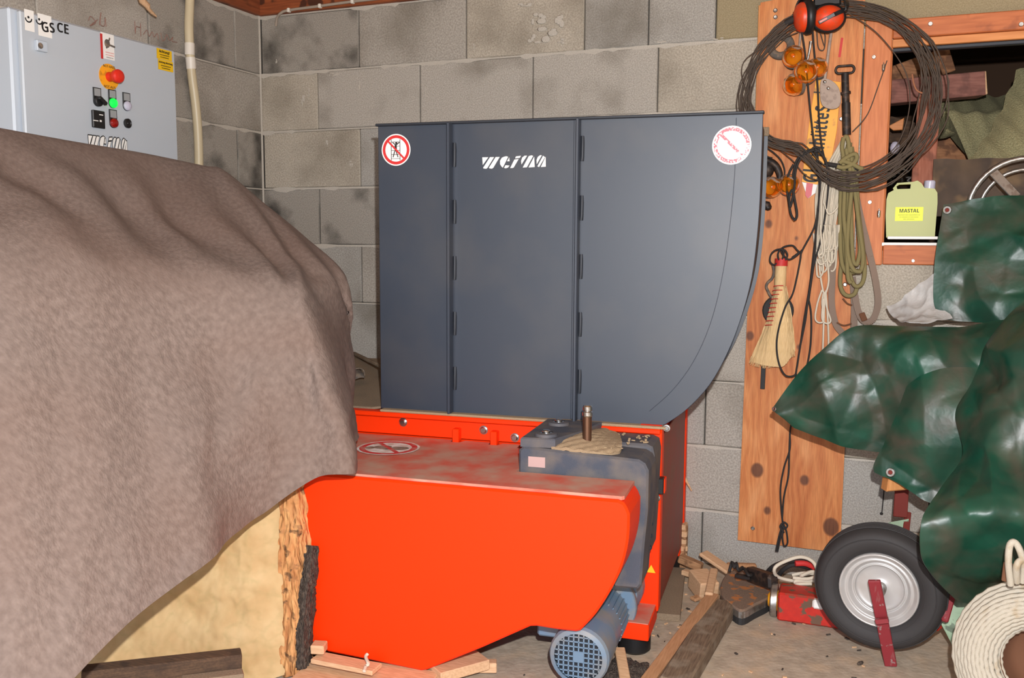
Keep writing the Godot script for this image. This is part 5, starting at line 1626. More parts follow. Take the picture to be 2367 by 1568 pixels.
	st = new_st()
	tube(st, [V(2.466, 1.753, 0.055), V(2.467, 1.745, 0.055)], 0.0175, 14)
	wpart("collar", st, M.pump, pu)
	st = new_st()
	var loop := []
	var lc: Vector3 = V(2.461, 1.828, 0.055)
	for k in 28:
		var a := TAU * k / 28
		loop.append(lc + V(signf(cos(a)) * 0.018 + cos(a) * 0.012, sin(a) * 0.0125, 0))
	tube(st, loop, 0.0042, 8, true)
	wpart("handle", st, M.pump, pu)
	# yellow sign shaped like an arrow
	var sg := thing("yellow_sign", "yellow arrow-tipped sign with upright black lettering, mostly behind the wire coil", "sign", V(2.359, 1.407, 0.04))
	st = new_st()
	extr(st, [Vector2(2.331, 1.453), Vector2(2.393, 1.44), Vector2(2.417, 1.444), Vector2(2.442, 1.629), Vector2(2.449, 1.79), Vector2(2.366, 1.807), Vector2(2.352, 1.689)], 0.03, 0.034, Transform3D.IDENTITY, 0.0008)
	wpart("panel", st, M.amber_yellow, sg)
	st = new_st()
	extr(st, [Vector2(2.332, 1.452), Vector2(2.399, 1.439), Vector2(2.391, 1.421), Vector2(2.354, 1.394)], 0.0304, 0.0344, Transform3D.IDENTITY, 0.0008)
	wpart("arrow_tip", st, M.white, sg)
	st = new_st()
	extr(st, [Vector2(2.348, 1.45), Vector2(2.37, 1.445), Vector2(2.366, 1.405), Vector2(2.354, 1.394), Vector2(2.345, 1.406)], 0.0345, 0.0352)
	wpart("arrow_stripe", st, plain(c8(206, 92, 100), 0.5), sg)
	var dir: Vector3 = (V(2.394, 1.705, 0.034) - V(2.367, 1.453, 0.034)).normalized()
	var tb := Basis(dir, Vector3.BACK.cross(dir), Vector3.BACK)
	for q in [["Gle", V(2.367, 1.486, 0.035), 0.068], ["iserhü", V(2.373, 1.58, 0.034), 0.044], ["mhütte", V(2.384, 1.614, 0.035), 0.06], ["S", V(2.393, 1.702, 0.035), 0.06], ["L", V(2.378, 1.762, 0.035), 0.04]]:
		if q[0] == "iserhü":
			continue
		lettering("sign_letters", q[0], q[2] * 0.86, Transform3D(tb * Basis.from_scale(V(0.62, 1, 1)), q[1] - sg.position), M.print_black, sg, true)
	# hand brush and its neighbours
	var hb := thing("hand_broom", "straw hand broom with a red-bound handle hanging on the board by a cord", "broom", V(2.263, 0.805, 0.06))
	st = new_st()
	tube(st, [V(2.274, 1.176, 0.06), V(2.273, 1.117, 0.06), V(2.273, 1.083, 0.06)], 0.0205, 16, false, [0.95, 1.0, 1.0])
	wpart("handle", st, M.straw, hb)
	st = new_st()
	tube(st, [V(2.274, 1.182, 0.06), V(2.274, 1.156, 0.06)], 0.0225, 16)
	wpart("red_binding", st, M.print_red, hb)
	st = new_st()
	var bs := noise(30.0, 471, 2)
	sheet(st, [[V(2.253, 1.083, 0.055), V(2.266, 1.084, 0.078), V(2.277, 1.084, 0.082), V(2.287, 1.084, 0.076), V(2.292, 1.084, 0.055)], [V(2.243, 1.023, 0.055), V(2.262, 1.025, 0.08), V(2.279, 1.026, 0.085), V(2.295, 1.026, 0.078), V(2.306, 1.025, 0.055)], [V(2.23, 0.96, 0.055), V(2.257, 0.96, 0.08), V(2.282, 0.958, 0.085), V(2.303, 0.96, 0.078), V(2.317, 0.963, 0.055)], [V(2.202, 0.88, 0.055), V(2.238, 0.878, 0.077), V(2.273, 0.875, 0.08), V(2.306, 0.881, 0.076), V(2.329, 0.892, 0.055)], [V(2.174, 0.809, 0.055), V(2.219, 0.798, 0.07), V(2.265, 0.794, 0.073), V(2.298, 0.799, 0.07), V(2.333, 0.852, 0.055)]], 14, 8, func(p, u, v): return 0.0035 * bs.get_noise_2d(u * 3.0, 0.2 * v) + 0.0015 * sin(u * 190.0), 0.02)
	wpart("bristles", st, M.straw, hb)
	st = new_st()
	for k in 46:
		var a: Vector3 = (V(2.177, 0.813, 0.06)).lerp(V(2.331, 0.846, 0.06), k / 45.0) + V(0, -0.026 * sin(PI * k / 45.0), rng.randf_range(-0.004, 0.008))
		var dn: Vector3 = (a - V(2.27, 1.179, 0.06)).normalized() * rng.randf_range(0.006, 0.018)
		tube(st, [a - dn, a, a + dn], 0.0014, 4)
	wpart("straw_tips", st, M.straw, hb).set_meta("kind", "stuff")
	for k in 10:
		st = new_st()
		var y := 664.0 + k * 9.5
		var a: Vector3 = (V(2.253, 1.084, 0.078)).lerp(V(2.228, 0.943, 0.08), k / 9.0)
		var b := a + V(0.026 if k > 1 else 0.034, 0.003, 0.008)
		tube(st, [a, (a + b) / 2 + V(0, 0.001, 0.004), b], 0.0016, 5)
		wpart("red_stitch", st, M.print_red, hb)
	st = new_st()
	lathe(st, [Vector2(0.0, 0.01), Vector2(0.05, 0.01), Vector2(0.055, 0.006), Vector2(0.055, -0.004), Vector2(0, -0.004)], axis(V(2.266, 0.994, 0.032), Vector3.BACK), 28)
	solid("black_disc", "black round disc on the board half hidden behind the straw broom", "disc", st, M.rubber)
	st = new_st()
	tube(st, smooth([V(2.244, 1.16, 0.05), V(2.249, 1.132, 0.05), V(2.243, 1.11, 0.05), V(2.228, 1.094, 0.05), V(2.224, 1.079, 0.05), V(2.231, 1.063, 0.05), V(2.237, 1.051, 0.05), V(2.246, 1.04, 0.05)], 4), 0.005, 8)
	solid("steel_hook", "dull steel hook with open jaw hanging left of the broom handle", "hook", st, M.rubber_grey)
	st = new_st()
	bar(st, V(2.222, 0.796, 0.034), V(2.221, 0.704, 0.034), 0.016, 0.006, Vector3.BACK, 0.001)
	solid("black_strip", "narrow black strip sticking out below the broom bristles", "strip", st, M.print_black)
	st = new_st()
	ball(st, V(2.217, 1.497, 0.06), V(0.022, 0.03, 0.025), 14)
	tube(st, smooth([V(2.212, 1.527, 0.065), V(2.23, 1.52, 0.065), V(2.249, 1.501, 0.065), V(2.259, 1.476, 0.065), V(2.256, 1.456, 0.065)], 4), 0.012, 10, false, [1.0, 1.2, 1.0, 0.8])
	solid("lamp_bracket", "black plastic lamp bracket with a curved arm beside the hopper's edge", "bracket", st, M.pump)
	st = new_st()
	tube(st, [V(2.2, 1.378, 0.05), V(2.216, 1.372, 0.05), V(2.222, 1.36, 0.05)], 0.014, 10, false, [0.8, 1.1, 1.0])
	ball(st, V(2.221, 1.363, 0.052), V(0.013, 0.011, 0.013), 10)
	solid("rubber_bumper", "dusty black rubber knob sticking out below the sideways amber lamp", "knob", st, M.pump)

func lamp(c: Vector3, d: Vector3, r: float, label: String) -> void:
	var o := thing("warning_lamp", label, "lamp", V(c.x, c.y - r, 0.04), "amber warning lamps on the board")
	var st := new_st()
	lathe(st, smooth([Vector2(r * 0.98, -0.012), Vector2(r, 0.0), Vector2(r * 0.9, r * 0.5), Vector2(r * 0.6, r * 0.85), Vector2(r * 0.25, r), Vector2(0, r * 1.02)], 4), axis(c, d), 28, false)
	wpart("amber_lens", st, M.amber, o)
	st = new_st()
	for k in 3:
		var ring := []
		var xf := axis(c, d)
		for j in 28:
			ring.append(xf * V(cos(TAU * j / 28) * r * 1.005, -0.008 + k * 0.006, sin(TAU * j / 28) * r * 1.005))
		tube(st, ring, 0.0012, 5, true)
	wpart("lens_rib", st, M.amber, o)
	st = new_st()
	lathe(st, [Vector2(0, -0.03), Vector2(r * 0.7, -0.03), Vector2(r * 1.04, -0.022), Vector2(r * 1.06, -0.01), Vector2(r * 0.9, -0.009)], axis(c, d), 28)
	wpart("socket", st, M.rubber_grey, o)
	st = new_st()
	lathe(st, [Vector2(0, -0.006), Vector2(r * 0.4, -0.004), Vector2(r * 0.93, -0.009)], axis(c, d), 24)
	wpart("reflector", st, M.white, o)
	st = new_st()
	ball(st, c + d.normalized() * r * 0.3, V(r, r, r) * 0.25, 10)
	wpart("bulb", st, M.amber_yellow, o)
	# settled dust on the upper side of the lens
	st = new_st()
	var cap := []
	for k in 7:
		var a := deg_to_rad(8.5) * k
		cap.append(Vector2(sin(a) * r * 1.03, cos(a) * r * 1.03))
	lathe(st, cap, axis(c, Vector3.UP + d.normalized() * 0.3), 24, false, 0.06)
	wpart("dust_cap", st, M.paddle, o)

func wire_coil() -> void:
	var o := thing("wire_coil", "big loose ring of thin rusty wire hung over the board and loft opening", "wire coil", V(2.43, 1.42, 0.075))
	var c := V(2.435, 1.725, 0.075)
	var st := new_st()
	var k := noise(0.6, 481, 3)
	for s in 24:
		var pts := []
		var r0 := rng.randf_range(-0.014, 0.016)
		var ox := rng.randf_range(-0.012, 0.012)
		var oy := rng.randf_range(-0.014, 0.012)
		for i in 56:
			var a := TAU * i / 56
			var dent := 1.0 - 0.34 * exp(-pow(angle_difference(4.15, a) / 0.55, 2.0))
			var rx := (0.302 + r0) * dent + 0.022 * k.get_noise_2d(cos(a) * 1.6 + s * 9.0, sin(a) * 1.6)
			var ry := (0.302 + r0) * dent + 0.02 * k.get_noise_2d(cos(a) * 1.6 + s * 9.0 + 70.0, sin(a) * 1.6)
			# the strands spread on the right and low sides, and bunch where they are tied
			var spread := 1.0 + 2.2 * maxf(0.0, cos(a + 0.35))
			pts.append(c + V(cos(a) * (rx + ox * spread), sin(a) * (ry + oy * spread), 0.03 * maxf(0.0, -sin(a)) + 0.014 * k.get_noise_2d(s * 5.0, a) + 0.02 * k.get_noise_2d(a, s * 3.0)))
		tube(st, pts, 0.0022, 5, true)
	# loops that spring out of the bundle
	for w in [[V(2.306, 1.958, 0.085), V(2.235, 1.934, 0.085), V(2.163, 1.902, 0.085), V(2.124, 1.868, 0.085), V(2.122, 1.816, 0.085), V(2.153, 1.732, 0.085), V(2.18, 1.679, 0.085)], [V(2.304, 2.015, 0.085), V(2.24, 1.981, 0.085), V(2.184, 1.938, 0.085), V(2.153, 1.888, 0.085), V(2.129, 1.801, 0.085), V(2.127, 1.749, 0.085), V(2.162, 1.692, 0.085), V(2.194, 1.633, 0.085)], [V(2.519, 2.028, 0.09), V(2.601, 1.98, 0.09), V(2.662, 1.947, 0.09), V(2.686, 1.9, 0.09), V(2.706, 1.836, 0.09), V(2.717, 1.752, 0.09)], [V(2.594, 1.845, 0.08), V(2.57, 1.762, 0.08), V(2.54, 1.671, 0.08), V(2.495, 1.615, 0.08)], [V(2.465, 2.008, 0.09), V(2.563, 1.93, 0.09), V(2.648, 1.812, 0.09), V(2.67, 1.713, 0.09), V(2.657, 1.615, 0.09), V(2.621, 1.545, 0.09), V(2.541, 1.497, 0.09), V(2.444, 1.492, 0.09)], [V(2.225, 1.588, 0.085), V(2.3, 1.526, 0.085), V(2.348, 1.472, 0.085), V(2.403, 1.452, 0.085), V(2.488, 1.448, 0.085), V(2.57, 1.463, 0.085), V(2.637, 1.481, 0.085)]]:
		tube(st, smooth(w, 8), 0.0019, 5)
	wpart("strands", st, M.wire, o)
	for q in [[V(2.205, 1.616, 0.08), V(2.23, 1.591, 0.08)], [V(2.261, 1.991, 0.08), V(2.304, 2.012, 0.08)], [V(2.408, 1.511, 0.08), V(2.507, 1.491, 0.08), V(2.534, 1.491, 0.08)]]:
		st = new_st()
		tube(st, smooth(q, 4), 0.013 if q.size() == 2 else 0.009, 8, false, [0.8, 1.0, 0.6])
		wpart("wrapped_tie", st, M.cord, o)
	st = new_st()
	tube(st, smooth([V(2.673, 1.793, 0.095), V(2.68, 1.76, 0.095), V(2.691, 1.739, 0.095), V(2.707, 1.73, 0.095)], 5), 0.003, 6)
	wpart("loose_end", st, plain(c8(150, 96, 66), 0.7), o)

func hank(called: String, label: String, m: Material, r: float, loops: Array, extra: Array, category := "rope") -> void:
	var st := new_st()
	for l in loops:
		tube(st, smooth(l, 7), r, 8)
	for l in extra:
		tube(st, smooth(l, 7), r, 8)
	solid(called, label, category, st, m)

func ropes() -> void:
	# white rope: many thin hanging loops gathered at the top
	var loops := []
	for k in 16:
		var t := k / 15.0
		var x := lerpf(-0.045, 0.032, t)
		var low := 0.0 + 0.1 * absf(sin(k * 2.4))
		var top: Vector3 = V(2.474, 1.589, 0.06) + V(x * 0.3, 0, 0.006 * sin(k * 3.0))
		var bend: Vector3 = V(2.434, 1.435, 0.06) + V(x, 0.0, 0.014 * sin(k * 2.0))
		var mid: Vector3 = V(2.425, 1.301, 0.06) + V(x * 0.8, 0.0, 0.018 * cos(k * 1.7))
		var end: Vector3 = V(2.429, 1.12, 0.06) + V(x * 0.62, low, 0.016 * sin(k * 1.3))
		loops.append([top, bend, mid, end + V(-0.006, 0.03, 0), end, end + V(0.012, 0.006, 0.006), end + V(0.016, 0.04, 0.01), mid + V(0.014, 0.0, 0.012)])
	hank("white_rope", "hank of thin white rope hanging between the black rope and the olive rope", M.rope_white, 0.0033, loops, [
		[V(2.405, 1.264, 0.06), V(2.402, 1.18, 0.06), V(2.412, 1.105, 0.06), V(2.425, 1.059, 0.06), V(2.437, 1.105, 0.06), V(2.429, 1.181, 0.06)], [V(2.416, 1.074, 0.06), V(2.403, 1.028, 0.06), V(2.397, 0.974, 0.06), V(2.41, 0.958, 0.06), V(2.425, 0.968, 0.06), V(2.418, 1.029, 0.06), V(2.422, 1.067, 0.06)], [V(2.422, 1.067, 0.062), V(2.436, 1.007, 0.062), V(2.449, 0.966, 0.062), V(2.435, 0.956, 0.062), V(2.42, 0.975, 0.062), V(2.422, 1.044, 0.062)], [V(2.425, 1.067, 0.06), V(2.426, 0.968, 0.06), V(2.427, 0.868, 0.06), V(2.429, 0.814, 0.06)], [V(2.428, 1.072, 0.06), V(2.438, 0.984, 0.06), V(2.445, 0.892, 0.06), V(2.443, 0.83, 0.06)], [V(2.381, 1.271, 0.075), V(2.39, 1.218, 0.075), V(2.405, 1.196, 0.075), V(2.416, 1.219, 0.075)], [V(2.396, 1.181, 0.075), V(2.407, 1.163, 0.075), V(2.422, 1.169, 0.075)], [V(2.413, 1.375, 0.078), V(2.429, 1.338, 0.078), V(2.456, 1.36, 0.078), V(2.464, 1.404, 0.078)]])
	loops = []
	for q in [[V(2.485, 1.58, 0.07), V(2.472, 1.478, 0.07), V(2.469, 1.375, 0.07), V(2.482, 1.241, 0.07), V(2.496, 1.159, 0.07), V(2.514, 1.137, 0.07), V(2.535, 1.145, 0.07)], [V(2.488, 1.579, 0.075), V(2.49, 1.448, 0.075), V(2.491, 1.301, 0.075), V(2.502, 1.152, 0.075), V(2.523, 1.093, 0.075), V(2.547, 1.101, 0.075), V(2.553, 1.153, 0.075), V(2.537, 1.271, 0.075), V(2.509, 1.433, 0.075), V(2.492, 1.55, 0.075)], [V(2.483, 1.572, 0.08), V(2.467, 1.448, 0.08), V(2.468, 1.301, 0.08), V(2.477, 1.182, 0.08), V(2.493, 1.14, 0.08), V(2.508, 1.134, 0.08)], [V(2.491, 1.564, 0.085), V(2.509, 1.433, 0.085), V(2.529, 1.301, 0.085), V(2.546, 1.197, 0.085), V(2.542, 1.147, 0.085), V(2.523, 1.141, 0.085), V(2.508, 1.15, 0.085)], [V(2.494, 1.564, 0.08), V(2.516, 1.433, 0.08), V(2.527, 1.301, 0.08), V(2.536, 1.22, 0.08), V(2.53, 1.171, 0.08), V(2.524, 1.166, 0.08), V(2.515, 1.182, 0.08), V(2.506, 1.271, 0.08), V(2.497, 1.418, 0.08)], [V(2.48, 1.552, 0.065), V(2.482, 1.405, 0.065), V(2.481, 1.241, 0.065), V(2.475, 1.121, 0.065), V(2.481, 1.076, 0.065), V(2.5, 1.056, 0.065), V(2.523, 1.062, 0.065), V(2.533, 1.093, 0.065)], [V(2.477, 1.557, 0.09), V(2.499, 1.447, 0.09), V(2.496, 1.33, 0.09), V(2.494, 1.241, 0.09), V(2.502, 1.182, 0.09), V(2.521, 1.145, 0.09), V(2.543, 1.141, 0.09)], [V(2.468, 1.535, 0.088), V(2.477, 1.433, 0.088), V(2.479, 1.33, 0.088), V(2.491, 1.241, 0.088), V(2.501, 1.123, 0.088), V(2.513, 1.101, 0.088)]]:
		loops.append(q)
	hank("olive_rope", "thick olive rope in long loops hanging right of the white rope hank", M.rope_olive, 0.0075, loops, [[V(2.458, 1.509, 0.095), V(2.478, 1.527, 0.095), V(2.505, 1.539, 0.095), V(2.513, 1.525, 0.095), V(2.5, 1.505, 0.095), V(2.472, 1.494, 0.095), V(2.451, 1.499, 0.095)], [V(2.465, 1.517, 0.095), V(2.493, 1.508, 0.095), V(2.521, 1.493, 0.095), V(2.531, 1.487, 0.095), V(2.515, 1.468, 0.095)], [V(2.468, 1.597, 0.085), V(2.464, 1.565, 0.085), V(2.473, 1.528, 0.085), V(2.486, 1.557, 0.085), V(2.479, 1.596, 0.085), V(2.469, 1.597, 0.085)]])
	# webbing straps: flat ribbons
	for q in [[[V(2.503, 1.449, 0.05), V(2.531, 1.331, 0.05), V(2.564, 1.212, 0.05), V(2.59, 1.108, 0.05), V(2.601, 1.034, 0.05), V(2.59, 0.981, 0.05), V(2.57, 0.965, 0.05), V(2.551, 0.975, 0.05), V(2.536, 1.009, 0.05), V(2.524, 1.062, 0.05)], "long grey webbing strap hanging in a loop past the right edge of the board"], [[V(2.449, 1.241, 0.045), V(2.448, 1.12, 0.045), V(2.449, 1.029, 0.045), V(2.463, 0.96, 0.045), V(2.486, 0.926, 0.045), V(2.505, 0.916, 0.045), V(2.523, 0.909, 0.045)], "grey webbing strap hanging between the white and olive ropes down to the tarpaulin"], [[V(2.514, 1.121, 0.04), V(2.523, 1.031, 0.04), V(2.528, 0.924, 0.04)], "short straight grey strap end behind the olive rope, above the tarpaulin edge"]]:
		var st := new_st()
		var l := smooth(q[0], 6)
		for i in l.size() - 1:
			bar(st, l[i], l[i + 1] + (l[i + 1] - l[i]) * 0.2, 0.022, 0.003, V(0.25, 0.1, 1), 0.0005)
		solid("webbing_strap", q[1], "strap", st, M.strap)
	var st := new_st()
	box(st, V(2.555, 0.983, 0.055), V(0.02, 0.03, 0.008), 0.003, Basis(Vector3.BACK, 0.4))
	tube(st, smooth([V(2.469, 0.96, 0.05), V(2.493, 0.95, 0.05), V(2.518, 0.958, 0.05)], 4), 0.003, 6)
	tube(st, smooth([V(2.486, 1.045, 0.05), V(2.501, 1.028, 0.05), V(2.518, 1.022, 0.05)], 4), 0.003, 6)
	solid("strap_hook", "dark worn tip and thin cord of the strap loop beside the board", "strap end", st, M.lining)
	# black cord: one bundle that drops the whole length of the board
	hank("black_rope", "long thin black rope hanging down the whole pine board to a knotted end", M.cord, 0.0032, [
		[V(2.317, 1.962, 0.094), V(2.331, 1.889, 0.094), V(2.342, 1.802, 0.094), V(2.355, 1.699, 0.094), V(2.37, 1.596, 0.094), V(2.378, 1.559, 0.094), V(2.387, 1.508, 0.094), V(2.398, 1.449, 0.094), V(2.395, 1.375, 0.094), V(2.39, 1.301, 0.094), V(2.39, 1.211, 0.094), V(2.382, 1.121, 0.094), V(2.373, 1.045, 0.094), V(2.367, 0.968, 0.094), V(2.353, 0.876, 0.094), V(2.344, 0.798, 0.094), V(2.337, 0.77, 0.094), V(2.306, 0.768, 0.094), V(2.282, 0.81, 0.094), V(2.272, 0.872, 0.094), V(2.277, 0.934, 0.094), V(2.297, 1.012, 0.094), V(2.32, 1.058, 0.094), V(2.333, 1.12, 0.094), V(2.342, 1.18, 0.094), V(2.347, 1.211, 0.094), V(2.382, 1.286, 0.094), V(2.394, 1.345, 0.094)],
		[V(2.352, 1.963, 0.078), V(2.364, 1.861, 0.078), V(2.376, 1.773, 0.078), V(2.384, 1.671, 0.078), V(2.395, 1.582, 0.078), V(2.409, 1.523, 0.078), V(2.422, 1.479, 0.078), V(2.423, 1.405, 0.078), V(2.414, 1.301, 0.078), V(2.403, 1.233, 0.078), V(2.388, 1.166, 0.078), V(2.379, 1.09, 0.078), V(2.373, 1.029, 0.078)],
		[V(2.372, 1.043, 0.07), V(2.382, 0.998, 0.07), V(2.386, 0.936, 0.07), V(2.384, 0.859, 0.07), V(2.372, 0.781, 0.07), V(2.354, 0.71, 0.07)],
		[V(2.383, 1.553, 0.08), V(2.394, 1.45, 0.08), V(2.393, 1.331, 0.08), V(2.386, 1.226, 0.08), V(2.376, 1.09, 0.08), V(2.361, 0.967, 0.08), V(2.35, 0.859, 0.08), V(2.341, 0.778, 0.08), V(2.34, 0.718, 0.08)],
		[V(2.338, 0.714, 0.05), V(2.332, 0.618, 0.05), V(2.325, 0.554, 0.05), V(2.326, 0.49, 0.05), V(2.309, 0.424, 0.05), V(2.299, 0.343, 0.05), V(2.305, 0.262, 0.05), V(2.313, 0.206, 0.05)],
		[V(2.325, 0.554, 0.05), V(2.325, 0.474, 0.05), V(2.325, 0.394, 0.05), V(2.312, 0.312, 0.05), V(2.309, 0.23, 0.05)]], [
		[V(2.313, 0.215, 0.052), V(2.326, 0.184, 0.052), V(2.331, 0.143, 0.052), V(2.319, 0.13, 0.052), V(2.312, 0.166, 0.052), V(2.316, 0.202, 0.052)], [V(2.312, 0.211, 0.052), V(2.302, 0.173, 0.052), V(2.294, 0.127, 0.052), V(2.291, 0.105, 0.052)], [V(2.316, 0.207, 0.052), V(2.307, 0.165, 0.052), V(2.301, 0.131, 0.052), V(2.297, 0.105, 0.052)], [V(2.306, 0.212, 0.056), V(2.319, 0.197, 0.056), V(2.329, 0.21, 0.056), V(2.316, 0.22, 0.056), V(2.303, 0.202, 0.056), V(2.318, 0.181, 0.056)]], "cord")
	hank("cord_loops", "small bundle of black cord loops hanging over the lower left of the wire coil", M.cord, 0.0042, [
		[V(2.372, 1.559, 0.1), V(2.341, 1.55, 0.1), V(2.319, 1.524, 0.1), V(2.311, 1.492, 0.1), V(2.307, 1.45, 0.1), V(2.311, 1.405, 0.1), V(2.325, 1.345, 0.1), V(2.32, 1.319, 0.1), V(2.305, 1.338, 0.1), V(2.295, 1.391, 0.1), V(2.287, 1.435, 0.1), V(2.294, 1.48, 0.1), V(2.308, 1.509, 0.1)],
		[V(2.375, 1.556, 0.104), V(2.344, 1.543, 0.104), V(2.324, 1.515, 0.104), V(2.315, 1.479, 0.104), V(2.314, 1.435, 0.104), V(2.309, 1.39, 0.104), V(2.302, 1.363, 0.104), V(2.298, 1.398, 0.104), V(2.308, 1.42, 0.104), V(2.319, 1.375, 0.104), V(2.326, 1.33, 0.104), V(2.315, 1.316, 0.104)],
		[V(2.377, 1.559, 0.1), V(2.393, 1.548, 0.1), V(2.408, 1.529, 0.1), V(2.419, 1.499, 0.1), V(2.426, 1.448, 0.1)], [V(2.361, 1.552, 0.1), V(2.377, 1.566, 0.1), V(2.392, 1.557, 0.1), V(2.375, 1.549, 0.1)]], [], "cord")
	hank("broom_cord", "thin dark cord wound round the straw broom's handle top", M.cord, 0.0032, [
		[V(2.345, 1.213, 0.07), V(2.325, 1.192, 0.07), V(2.302, 1.179, 0.07), V(2.284, 1.191, 0.07), V(2.273, 1.213, 0.07), V(2.287, 1.225, 0.07), V(2.312, 1.228, 0.07), V(2.327, 1.213, 0.07), V(2.333, 1.204, 0.07), V(2.311, 1.186, 0.07)], [V(2.276, 1.179, 0.075), V(2.253, 1.16, 0.075), V(2.237, 1.171, 0.075), V(2.24, 1.197, 0.075), V(2.258, 1.213, 0.075), V(2.284, 1.213, 0.075), V(2.296, 1.195, 0.075), V(2.289, 1.176, 0.075)], [V(2.268, 1.176, 0.08), V(2.264, 1.197, 0.08), V(2.272, 1.216, 0.08), V(2.284, 1.204, 0.08), V(2.279, 1.179, 0.08)]], [], "cord")
	hank("lamp_wire", "thin black lamp leads looping above the lamp bracket by the hopper's edge", M.cord, 0.0026, [[V(2.206, 1.572, 0.07), V(2.212, 1.544, 0.07), V(2.232, 1.535, 0.07)], [V(2.208, 1.574, 0.07), V(2.239, 1.551, 0.07), V(2.263, 1.525, 0.07), V(2.275, 1.494, 0.07), V(2.275, 1.473, 0.07)], [V(2.205, 1.575, 0.068), V(2.197, 1.545, 0.068), V(2.201, 1.515, 0.068)]], [], "cord")

func floor_things() -> void:
	var st := new_st()
	bar(st, V(2.055, 0.02, 1.126), V(2.13, 0.05, 0.434), 0.04, 0.022, Vector3.UP, 0.002)
	solid("wood_batten", "long reddish batten lying slantwise on the floor left of the weathered beam", "batten", st, M.stick)
	st = new_st()
	bar(st, V(2.136, 0.025, 1.081), V(2.167, 0.025, 0.449), 0.085, 0.05, Vector3.UP, 0.006)
	solid("weathered_beam", "dark weathered beam with flaking grey paint lying on the floor beside the reddish batten", "beam", st, M.weathered)
	st = new_st()
	bar(st, V(2.005, 0.012, 0.585), V(1.93, 0.012, 0.138), 0.09, 0.024, Vector3.UP, 0.002)
	solid("grey_board", "short grey board on the floor along the shredder's red side panel", "board", st, M.dust_grey)
	# offcuts against the wall
	var k := 0
	for b in [
		[V(1.951, 0.06, 0.132), V(2.038, 0.04, 0.146), 0.035, 0.03, "dark split offcut leaning at the foot of the wall next to the shredder's rear foot", M.offcut_dark],
		[V(2.036, 0.09, 0.127), V(2.147, 0.05, 0.178), 0.05, 0.014, "pale round-ended stick slanting down the wall, highest of the offcut heap", M.offcut],
		[V(2.048, 0.05, 0.281), V(2.107, 0.035, 0.369), 0.07, 0.07, "pale chunky block with a hollow end in the middle of the offcut heap", M.offcut],
		[V(2.102, 0.08, 0.266), V(2.119, 0.06, 0.458), 0.028, 0.016, "thin pale lath lying across the blocks of the offcut heap", M.offcut],
		[V(2.064, 0.02, 0.328), V(2.13, 0.02, 0.309), 0.02, 0.02, "short pale crosspiece at the front of the offcut heap", M.offcut],
		[V(2.053, 0.012, 0.397), V(2.092, 0.016, 0.349), 0.03, 0.012, "flat orange-tinted splinter in front of the offcut heap", M.stick],
		[V(2.119, 0.04, 0.082), V(2.222, 0.04, 0.048), 0.025, 0.014, "orange-brown lath against the wall behind the dusty housing", M.stick],
		[V(2.091, 0.012, 0.347), V(2.133, 0.012, 0.329), 0.03, 0.018, "pale stub beside the top of the long batten", M.offcut],
		[V(1.977, 0.03, 0.191), V(2.035, 0.03, 0.214), 0.03, 0.02, "pinkish offcut flat on the floor left of the hollow block", M.offcut]]:
		st = new_st()
		bar(st, b[0], b[1], b[2], b[3], Vector3.UP, 0.004)
		solid("wood_offcut", b[4], "offcut", st, b[5], "offcuts heaped by the back wall")
	# wood stacked behind the machine, seen past its right side
	for i in 5:
		st = new_st()
		var p: Vector3 = V(1.936, 0.162, 0.06) + V(0.0, -0.028 * i, 0.0)
		box(st, p, V(0.05 + 0.008 * (i % 2), 0.02, 0.05), 0.003, Basis(Vector3.UP, 0.1 * i))
		solid("stacked_lath", ["top", "second", "third", "fourth", "bottom"][i] + " pale lath of the small stack squeezed behind the shredder's right side", "lath", st, M.offcut, "laths stacked behind the shredder")
	st = new_st()
	box(st, V(1.936, 0.082, 0.06), V(0.055, 0.16, 0.04), 0.003)
	solid("pale_board", "upright pale board squeezed between the shredder and the back wall under the laths", "board", st, M.offcut_dark)
	st = new_st()
	tube(st, [V(1.928, 0.374, 0.03), V(1.945, 0.337, 0.03), V(1.971, 0.294, 0.03)], 0.006, 5, false, [0.6, 1.0, 0.5])
	solid("wood_splinter", "thin pale splinter caught on the wall just right of the shredder's side panel", "splinter", st, M.offcut)
	st = new_st()
	box(st, V(1.927, 0.294, 0.05), V(0.012, 0.12, 0.05), 0.003)
	solid("white_lath", "narrow white slat upright behind the shredder's right side, under the splinter", "slat", st, M.white)
	# behind the machine on its dusty tray
	st = new_st()
	tube(st, [V(0.526, 0.756, 0.1), V(0.843, 0.758, 0.419), V(0.907, 0.74, 0.45)], 0.009, 6)
	solid("thin_stick", "thin dark stick lying on the dusty tray behind the hopper's left edge", "stick", st, M.weathered)
	st = new_st()
	sheet(st, [[V(0.747, 0.757, 0.513), V(0.78, 0.764, 0.498), V(0.812, 0.741, 0.488)], [V(0.77, 0.737, 0.549), V(0.808, 0.748, 0.543), V(0.836, 0.738, 0.522)], [V(0.782, 0.715, 0.569), V(0.814, 0.726, 0.554), V(0.838, 0.734, 0.533)]], 5, 5, func(p, u, v): return 0.003 * sin(p.x * 200.0), 0.004)
	tube(st, smooth([V(0.789, 0.756, 0.561), V(0.821, 0.766, 0.547), V(0.845, 0.761, 0.549), V(0.845, 0.74, 0.54)], 4), 0.003, 5)
	solid("crumpled_bag", "crumpled blue-grey plastic bag on the dusty tray beside the blanket", "bag", st, M.rubber_grey)
	# dusty teardrop housing with a steel band
	var h := thing("dusty_housing", "dusty teardrop-shaped housing with a steel rim lying on the floor by the red box", "housing", V(2.224, 0, 0.309))
